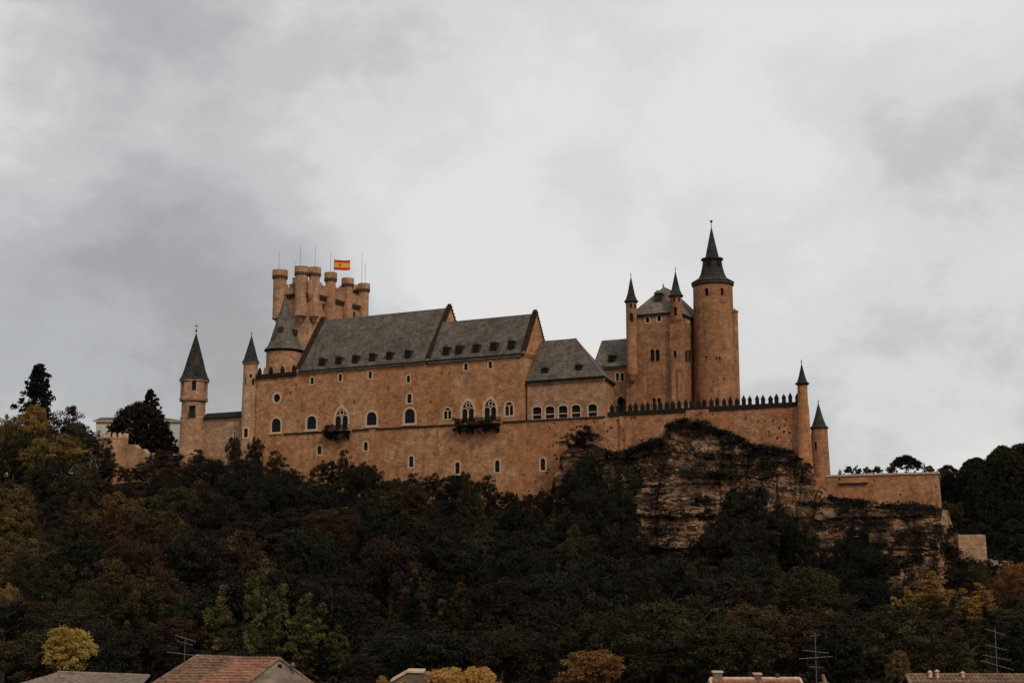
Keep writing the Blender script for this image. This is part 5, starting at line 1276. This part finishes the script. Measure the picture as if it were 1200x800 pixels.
for k in range(64):
    x = r3.uniform(735, 1150); y = r3.uniform(520, 680)
    if y < pl([(735, 540), (781, 515), (830, 505), (880, 530), (955, 560), (1000, 595), (1104, 605), (1150, 665)], x): continue
    p = on_cliff(x, y)
    if p is None: continue
    if 745 < x < 825 and y > 560 and r3.random() < .7: continue
    lab = f'small dark bush rooted in the rock face {"below the terrace wall" if x < 950 else "below the bastion wall"}'
    plant('shrub', r3.choice(['black', 'dark', 'brown']), k % 3, (p.x, p.y + .2, p.z - .5), r3.uniform(.5, 1.05), r3.uniform(.35, .8), lab, lab.replace('bush', 'bushes')); ns += 1
SPOTS = [(885, 545, 75, 12, .75), (760, 545, 28, 20, .85), (850, 535, 10, 12, .9), (765, 625, 26, 10, .7), (812, 503, 48, 11, 1.0), (762, 527, 30, 14, 1.0), (705, 540, 34, 12, .9), (868, 515, 26, 8, 1.0), (905, 532, 42, 10, .9), (945, 553, 24, 12, 1.0), (800, 553, 70, 3.5, .8), (880, 556, 50, 9, .7),
         (990, 590, 40, 5, .9), (1065, 596, 36, 6, .9), (1000, 615, 60, 6, .5), (1085, 625, 40, 10, .6), (1120, 655, 35, 18, .8), (770, 590, 14, 8, .7), (800, 600, 12, 6, .6), (905, 520, 30, 4, 1), (1040, 640, 70, 7, .5), (1000, 665, 120, 16, .7), (780, 665, 60, 22, 1)]
def cliff_cover():
    rng = np.random.default_rng(12); co = np.array([v.co[:] for v in cliff.data.vertices]); n = len(co)
    cy = co[:, 1] * cos(PITCH) + co[:, 2] * sin(PITCH); px = 600 + FPX * co[:, 0] / cy; py = 400 - FPX * (co[:, 2] * cos(PITCH) - co[:, 1] * sin(PITCH)) / cy
    w = np.zeros(n)
    for x, y, rx, ry, a in SPOTS: w = np.maximum(w, a * np.exp(-(((px - x) / rx) ** 2 + ((py - y) / ry) ** 2) ** 1.5 * .7))
    nz = np.array([noise.noise(Vector(c) * .42) + .6 * noise.noise(Vector(c) * 1.1) for c in co])
    keep = (w + nz * .75) > .52
    P = np.repeat(co[keep], 7, 0); q = rng.normal(size=P.shape) * np.array([.28, .28, .22]); P = P + q + np.array([*(OUT * .22)]) + np.array([0, 0, .12])
    me = leaf_mesh('cliff_scrub', P, rng.uniform(0, 1, len(P)) ** 2, .15, rng, .4); me.materials.append(F['scrub'])
    o = bpy.data.objects.new('cliff_scrub', me); COL.objects.link(o); o['kind'] = 'stuff'; o['label'] = 'dark scrub creeping over the ledges of the castle cliff'; o['category'] = 'scrub'
    print('cover', keep.sum(), n)
cliff_cover()
# plants trailing from the balconies
rngp = np.random.default_rng(3)
for x0, x1, y0, y1, n in ((535, 588, 489, 508, 3600), (384, 412, 499, 519, 2200)):
    bal = [o for o in hall.children if o.name.startswith('balcony')][0 if x0 > 500 else 1]
    s0, s1 = S_(x0, 500), S_(x1, 500); z1, z0 = Z_((x0 + x1) / 2, y0), Z_((x0 + x1) / 2, y1)
    ncl = 46; cs = rngp.uniform(s0, s1, ncl); mid = np.abs((cs - s0) / (s1 - s0) - .5) * 2
    cz = z1 - (z1 - z0) * rngp.uniform(0, 1, ncl) ** .8 * (1 - .45 * mid if x0 < 500 else (.55 + .45 * np.abs(np.sin(cs * .9))))
    co = rngp.uniform(.5, 1.5, ncl); idx = rngp.integers(0, ncl, n); q = rngp.normal(size=(n, 3)) * .2
    P = np.array([list(FR.w(cs[j] + a * 1.4, max(.1, co[j] + b_), cz[j] + c_)) for j, (a, b_, c_) in zip(idx, q)])
    me = leaf_mesh('trailing_plants', P, rngp.uniform(0, 1, n) ** 3, .13, rngp); me.materials.append(F['black'])
    o = bpy.data.objects.new('trailing_plants', me); COL.objects.link(o); o.parent = bal; o.matrix_parent_inverse = parent_inv(bal)

# undergrowth between the trunks: uncountable
def undergrowth():
    rng = np.random.default_rng(8); P = []; r = random.Random(9)
    for k in range(11000):
        y = r.uniform(112, 262); x = r.uniform(-.42, .42) * y; s, D = sD(x, y)
        if D < 1.5 or (s > S_(650) and s < S_(1160) and D < 16): continue
        z = ground(x, y); rr = r.uniform(.5, 1.1); h = r.uniform(.4, 1.6); n = 9
        q = rng.normal(size=(n, 3)) * np.array([rr * .6, rr * .6, h * .35]); q[:, 2] = np.abs(q[:, 2]); P.append(q + np.array([x, y, z]))
    P = np.concatenate(P); me = leaf_mesh('undergrowth', P, rng.uniform(0, 1, len(P)) ** 2, .32, rng, .5); me.materials.append(F['brown'])
    o = bpy.data.objects.new('undergrowth', me); COL.objects.link(o); o['kind'] = 'stuff'; o['label'] = 'dark brown undergrowth covering the wooded slope'; o['category'] = 'undergrowth'
undergrowth()

# ================================================================== HOUSES AT THE FOOT
def tile_mat(name, c1, c2, c3):
    m, nt, b = newmat(name); b.inputs['Roughness'].default_value = .85; b.inputs['Specular IOR Level'].default_value = .2
    p = pos(nt, (1, 1, 1)); vo = nd(nt, 'ShaderNodeTexVoronoi', Scale=5.5); nt.links.new(p, vo.inputs['Vector'])
    sx = nt.nodes.new('ShaderNodeSeparateColor'); nt.links.new(vo.outputs['Color'], sx.inputs[0])
    c = mixc(nt, sx.outputs[0], c1, c2); n = ramp(nt, tnoise(nt, p, 1.3, 7, .7), .5, .66); c = mixc(nt, n, c, c3)
    nt.links.new(c, b.inputs['Base Color']); bump(nt, b, tnoise(nt, p, 9, 4, .7), .5, .03); return m
M['tile'] = tile_mat('red_barrel_tile', (0.20, 0.078, 0.048), (0.36, 0.165, 0.105), (0.12, 0.075, 0.05))
M['tile_old'] = tile_mat('mossy_barrel_tile', (0.14, 0.075, 0.045), (0.26, 0.155, 0.10), (0.075, 0.06, 0.04))
M['tile_grey'] = tile_mat('grey_barrel_tile', (0.17, 0.13, 0.10), (0.27, 0.21, 0.165), (0.11, 0.09, 0.07))
def tile_slope(bm, A, B, C_, D_, pitch=.24, row=.42):
    """A-B along the ridge, D-C along the eave; barrel tiles running down, overlapping in rows"""
    A, B, C_, D_ = map(Vector, (A, B, C_, D_)); n = (B - A).cross(D_ - A).normalized()
    if n.z < 0: n = -n
    nu = max(3, int((C_ - D_).length / pitch)) * 4; nr = max(2, int((D_ - A).length / row))
    rr = random.Random(int(abs(A.x) * 10))
    jit = [rr.uniform(-.02, .02) for _ in range(nu // 4 + 2)]
    rows_ = []
    for r_ in range(nr):
        for e in (0, 1):
            t = (r_ + e) / nr; L_ = A.lerp(D_, t); Q = B.lerp(C_, t); ln = []
            for i in range(nu + 1):
                u_ = i / nu; h = .075 * abs(sin(pi * i / 4)) + (.02 + .055 * e) + jit[i // 4] * .6 + .012 * sin(i * .37 + r_ * 1.9)
                ln.append(bm.verts.new(L_.lerp(Q, u_) + n * h))
            rows_.append(ln)
    for a, b_ in zip(rows_, rows_[1:]):
        for i in range(nu): bm.faces.new((a[i], a[i + 1], b_[i + 1], b_[i]))
def ridge_tiles(bm, a, b_, r=.13):
    a, b_ = Vector(a), Vector(b_); n = max(2, int((b_ - a).length / .4))
    for i in range(n):
        p, q = a.lerp(b_, i / n), a.lerp(b_, (i + 1.12) / n if i < n - 1 else 1)
        tube(bm, [p, q], [r, r * .86], 8)
def gable_house(name, label, fr, L_, W_, zr, pitch, walls, mat, ridge_mat='tile_old', drop=6.0):
    """ridge along u from 0 to L_, off 0 is the ridge line; W_ = half depth"""
    t = thing(name, label, 'house', fr.w(L_ / 2, 0, zr - drop)); ze = zr - W_ * pitch
    pts = [(-W_ + .25, zr - drop), (W_ - .25, zr - drop), (W_ - .25, ze + .25 * pitch - .12), (0, zr - .12), (-W_ + .25, ze + .25 * pitch - .12)]
    bm = bmesh.new(); poly_prism(bm, [fr.w(.2, o, z) for o, z in pts], [fr.w(L_ - .2, o, z) for o, z in pts]); obj('wall', bm, M[walls], t)
    for sg in (1, -1):
        bm = bmesh.new(); tile_slope(bm, fr.w(0, 0, zr), fr.w(L_, 0, zr), fr.w(L_, sg * W_, ze), fr.w(0, sg * W_, ze)); r_ = obj('roof', bm, M[mat], t)
    bm = bmesh.new(); ridge_tiles(bm, fr.w(0, 0, zr + .08), fr.w(L_, 0, zr + .08))
    obj('ridge', bm, M[ridge_mat], t)
    for a in (0, L_):
        for sg in (1, -1):
            bm = bmesh.new(); ridge_tiles(bm, fr.w(a, 0, zr + .06), fr.w(a, sg * W_, ze + .06), .10); obj('verge', bm, M[ridge_mat], t)
    return t
def aerial(px, ptop, pbase, Y, booms, label):
    """booms: (photo row, half width px, tilt, elements)"""
    p = at(px, pbase, Y); q = at(px, ptop, Y); t = thing('tv_aerial', label, 'aerial', (p.x, Y, p.z))
    bm = bmesh.new(); tube(bm, [(p.x, Y, p.z - .6), (p.x, Y, q.z)], .025, 6); obj('mast', bm, M['steel'], t)
    for row, hw, tilt, n in booms:
        z = at(px, row, Y).z; L_ = hw * Y / FPX; bm = bmesh.new()
        a, b_ = Vector((p.x - L_, Y - .25, z + L_ * tilt)), Vector((p.x + L_, Y + .25, z - L_ * tilt)); tube(bm, [a, b_], .02, 5)
        for i in range(n):
            c_ = a.lerp(b_, (i + .5) / n); hl = .28 - .010 * i; tube(bm, [c_ + Vector((.08, -hl, hl * .25)), c_ + Vector((-.08, hl, -hl * .25))], .010, 4)
        obj('antenna', bm, M['steel'], t)
def houses():
    # flat grey roof, far left
    Y = 105.0; a, b_ = at(64, 790, Y), at(171, 794, Y); z = a.z
    fr = Frame((a.x - 2.6, Y, 0), (1, -.02, 0), (-.02, -1, 0)); L_ = b_.x - a.x + 2.6
    t = thing('low_house', 'house with low weathered grey tiled roof at the bottom left corner', 'house', fr.w(L_ / 2, 0, z - 5))
    bm = bmesh.new(); fbox(bm, fr, .2, L_ - .2, -1, 5.0, z - 6, z - .75); obj('wall', bm, M['greywall'], t)
    bm = bmesh.new(); tile_slope(bm, fr.w(2.4, -1.2, z), fr.w(L_, -1.2, z - .25), fr.w(L_ + .1, 5.2, z - 1.55), fr.w(-1.6, 5.2, z - 1.3)); obj('roof', bm, M['tile_grey'], t)
    bm = bmesh.new(); tube(bm, [fr.w(2.4, -1.2, z + .1), fr.w(L_, -1.2, z - .15)], .1, 8); obj('ridge', bm, M['tile_grey'], t)
    # tiled house: rear dark slope and front red slope, gable to the right
    Y = 100.0; zr = zat(771.5, Y); xa, xb = at(224, 772, Y).x, at(300, 772, Y).x
    fr = Frame((xa, Y + 1.6, 0), (1, 0.03, 0), (.03, -1, 0))
    t = thing('tiled_house', 'brown plastered house with red barrel-tiled roof and gable behind the aerial', 'house', (xa + 3, Y, zr - 6))
    # rear wing: slopes seen from its hip
    A, B = Vector((xa, Y + 1.5, zr)), Vector((at(268, 776, Y).x + .6, Y + 1.0, zr - .05)); zl = zr - 2.6
    C_, D_ = Vector((B.x + .5, Y - 3.0, zl)), Vector((xa - 3.6, Y - 3.0, zl))
    bm = bmesh.new(); tile_slope(bm, A, B, C_, D_); obj('roof', bm, M['tile_old'], t)
    bm = bmesh.new(); ridge_tiles(bm, A + Vector((0, 0, .1)), B + Vector((2.0, 0, -.05))); ridge_tiles(bm, A + Vector((0, 0, .08)), D_ + Vector((0, 0, .08)), .11); obj('ridge', bm, M['tile_old'], t)
    # front wing with ridge running right and gable end
    x0, x1, xe = at(272, 775, Y - 2).x, at(327, 773, Y - 2).x, at(372, 800, Y - 2).x; z2 = zat(773.5, Y - 2)
    E, G = Vector((x0 + .3, Y - 1.2, z2)), Vector((x1, Y - 2.0, z2 + .05))
    Hh, Gl = Vector((x1 - 3.6, Y - 6.5, z2 - 2.9)), Vector((x0 - 4.0, Y - 6.0, z2 - 2.9))
    bm = bmesh.new(); tile_slope(bm, E, G, Hh, Gl, .26, .40); obj('roof', bm, M['tile'], t)
    bm = bmesh.new(); ridge_tiles(bm, E + Vector((0, 0, .1)), G + Vector((0, 0, .1))); ridge_tiles(bm, E + Vector((0, 0, .1)), Gl + Vector((0, 0, .1)), .12); ridge_tiles(bm, G + Vector((0, 0, .08)), Hh + Vector((0, 0, .08)), .12); obj('ridge', bm, M['tile_old'], t)
    K = Vector((xe + .3, Y - 2.6, z2 - 1.9)); 
    bm = bmesh.new(); ridge_tiles(bm, G + Vector((0, 0, .12)), K + Vector((.6, 0, -.45)), .11); obj('verge', bm, M['tile_old'], t)
    bm = bmesh.new()                              # rendered gable wall, facing right-front
    pts = [G + Vector((0, 0, -.02)), K, K + Vector((.4, 0, -4)), Hh + Vector((0, 0, -3)), Hh + Vector((.05, .05, -.05))]
    v0 = [bm.verts.new(p) for p in pts]; v1 = [bm.verts.new(p + Vector((-.35, .5, 0))) for p in pts]
    bm.faces.new(v0); bm.faces.new(v1[::-1])
    for i in range(5): bm.faces.new((v0[i], v0[(i + 1) % 5], v1[(i + 1) % 5], v1[i]))
    w = obj('gable', bm, M['greywall'], t)
    n_ = (K - G).cross(Hh - G).normalized(); n_ = n_ if n_.y < 0 else -n_
    c_ = G.lerp(K, .08).lerp(Hh, .10) + Vector((0, 0, -.25))
    bm = bmesh.new(); 
    d2 = pdir(327.5, 781); c_ = d2 * ((G.dot(n_)) / d2.dot(n_)) + n_ * .02
    poly_prism(bm, [c_ + Vector((a, 0, b2)) - n_ * .1 for a, b2 in ((-.17, -.2), (.17, -.24), (.15, .16), (-.12, .18))], [c_ + Vector((a, 0, b2)) + n_ * .02 for a, b2 in ((-.17, -.2), (.17, -.24), (.15, .16), (-.12, .18))]); obj('vent_hole', bm, M['void'], w)
    bm = bmesh.new(); box(bm, xa - 1.0, x1 - 3.9, Y - 4.0, Y + .5, zr - 7, zl + .1); obj('wall', bm, M['greywall'], t)
    p = at(343, 785, Y - 2.4); bm = bmesh.new(); lathe(bm, (p.x, p.y), [(.09, p.z - .5), (.09, p.z + .25), (.16, p.z + .27), (.16, p.z + .42), (.05, p.z + .55), (0, p.z + .56)], 10); obj('flue', bm, M['steel'], t)
    # white topped hut behind the hedge
    Y = 94.0; p = at(485, 790, Y); fr = Frame((p.x - .9, Y + 1, 0), (1, 0, 0), (0, -1, 0)); t = thing('garden_hut', 'small hut roof with whitish edge showing behind the yellow hedge', 'hut', (p.x, Y, p.z - 3))
    bm = bmesh.new(); pts = [(-1.3, -3), (2.2, -3), (2.2, -.25), (1.5, .0), (.4, .02), (-.6, -.6), (-1.3, -1.1)]
    poly_prism(bm, [fr.w(a, -2, p.z + z) for a, z in pts], [fr.w(a, 0, p.z + z) for a, z in pts]); obj('wall', bm, M['greywall'], t)
    bm = bmesh.new(); pts = [(-.7, -.55), (.4, .06), (1.5, .04), (1.5, .16), (.35, .18), (-.78, -.45)]
    poly_prism(bm, [fr.w(a, -2.1, p.z + z) for a, z in pts], [fr.w(a, .12, p.z + z) for a, z in pts]); obj('roof', bm, M['trim'], t)
    # two tiled roofs at the right
    Y = 88.0; z = zat(796.5, Y); a, b_ = at(832, 795, Y), at(938, 796, Y); fr = Frame((a.x, Y, 0), (1, .01, 0), (.01, -1, 0))
    t = gable_house('tiled_house', 'house with pale-ridged tiled roof and two stub chimneys at bottom centre right', fr, b_.x - a.x, 4.2, z, .5, 'greywall', 'tile', 'trim')
    for px_, hh, ww in ((841, 9, .28), (888, 6.5, .2)):
        s = at(px_, 795, Y).x - a.x; bm = bmesh.new(); fbox(bm, fr, s - ww, s + ww, -.3, .15, z - .3, z + hh * .052); ch = obj('chimney', bm, M['greywall'], t)
        bm = bmesh.new(); fbox(bm, fr, s - ww - .06, s + ww + .06, -.36, .21, z + hh * .052 + .002, z + hh * .052 + .1); obj('cap', bm, M['trim'], ch)
    s = at(911, 795, Y).x - a.x; p = fr.w(s, 0, z); bm = bmesh.new(); lathe(bm, (p.x, p.y), [(.1, z - .2), (.08, z + .2), (.17, z + .22), (.12, z + .38), (0, z + .42)], 10); obj('flue', bm, M['iron'], t)
    p = at(966, 797, Y + 3); t = thing('chimney_stack', 'short leaning red chimney pot standing right of the pale-ridged roof', 'chimney', (p.x, p.y, p.z - 4))
    bm = bmesh.new(); box(bm, p.x - .28, p.x + .28, p.y - .28, p.y + .28, p.z - 5, p.z - .1); obj('shaft', bm, M['greywall'], t)
    bm = bmesh.new(); tube(bm, [p + Vector((.05, 0, -.12)), p + Vector((-.1, 0, .38))], [.14, .11], 10); obj('pot', bm, M['tile'], t)
    Y = 90.0; z = zat(792, Y); a, b_ = at(1062, 791, Y), at(1240, 791, Y); fr = Frame((a.x, Y, 0), (1, -.0, 0), (0, -1, 0))
    t = gable_house('tiled_house', 'house with long brown mossy tiled roof at the bottom right corner', fr, b_.x - a.x, 5.0, z, .5, 'greywall', 'tile_old', 'tile_old')
    for px_, hh in ((1089, 5), (1097, 6), (1127, 4)):
        s = at(px_, 790, Y).x - a.x; p = fr.w(s, .2, z); bm = bmesh.new(); lathe(bm, (p.x, p.y), [(.12, z - .3), (.12, z + hh * .05), (.18, z + hh * .05 + .03), (0, z + hh * .05 + .16)], 10); obj('chimney_pot', bm, M['trim'], t)
    aerial(216, 746, 776, 99, ((747.5, 11, .35, 5), (753, 8, .35, 3), (766, 20, .15, 10)), 'metal television aerial on the dark rear slope of the tiled house')
    aerial(957, 741, 800, 90, ((744, 7, -.1, 3), (763, 16, .12, 6), (770, 20, -.05, 9), (781, 9, .1, 3)), 'tall multi-armed aerial above the bottom edge between the two right roofs')
    aerial(1169, 735, 792, 91, ((740, 13, .3, 6), (758, 13, .25, 5), (770, 17, .2, 7), (779, 20, .28, 8)), 'tall multi-armed aerial on the long mossy roof at bottom right')
houses()
print('PLACED', COUNT, 'wood', nw, 'hill', nh, 'scrub', ns)
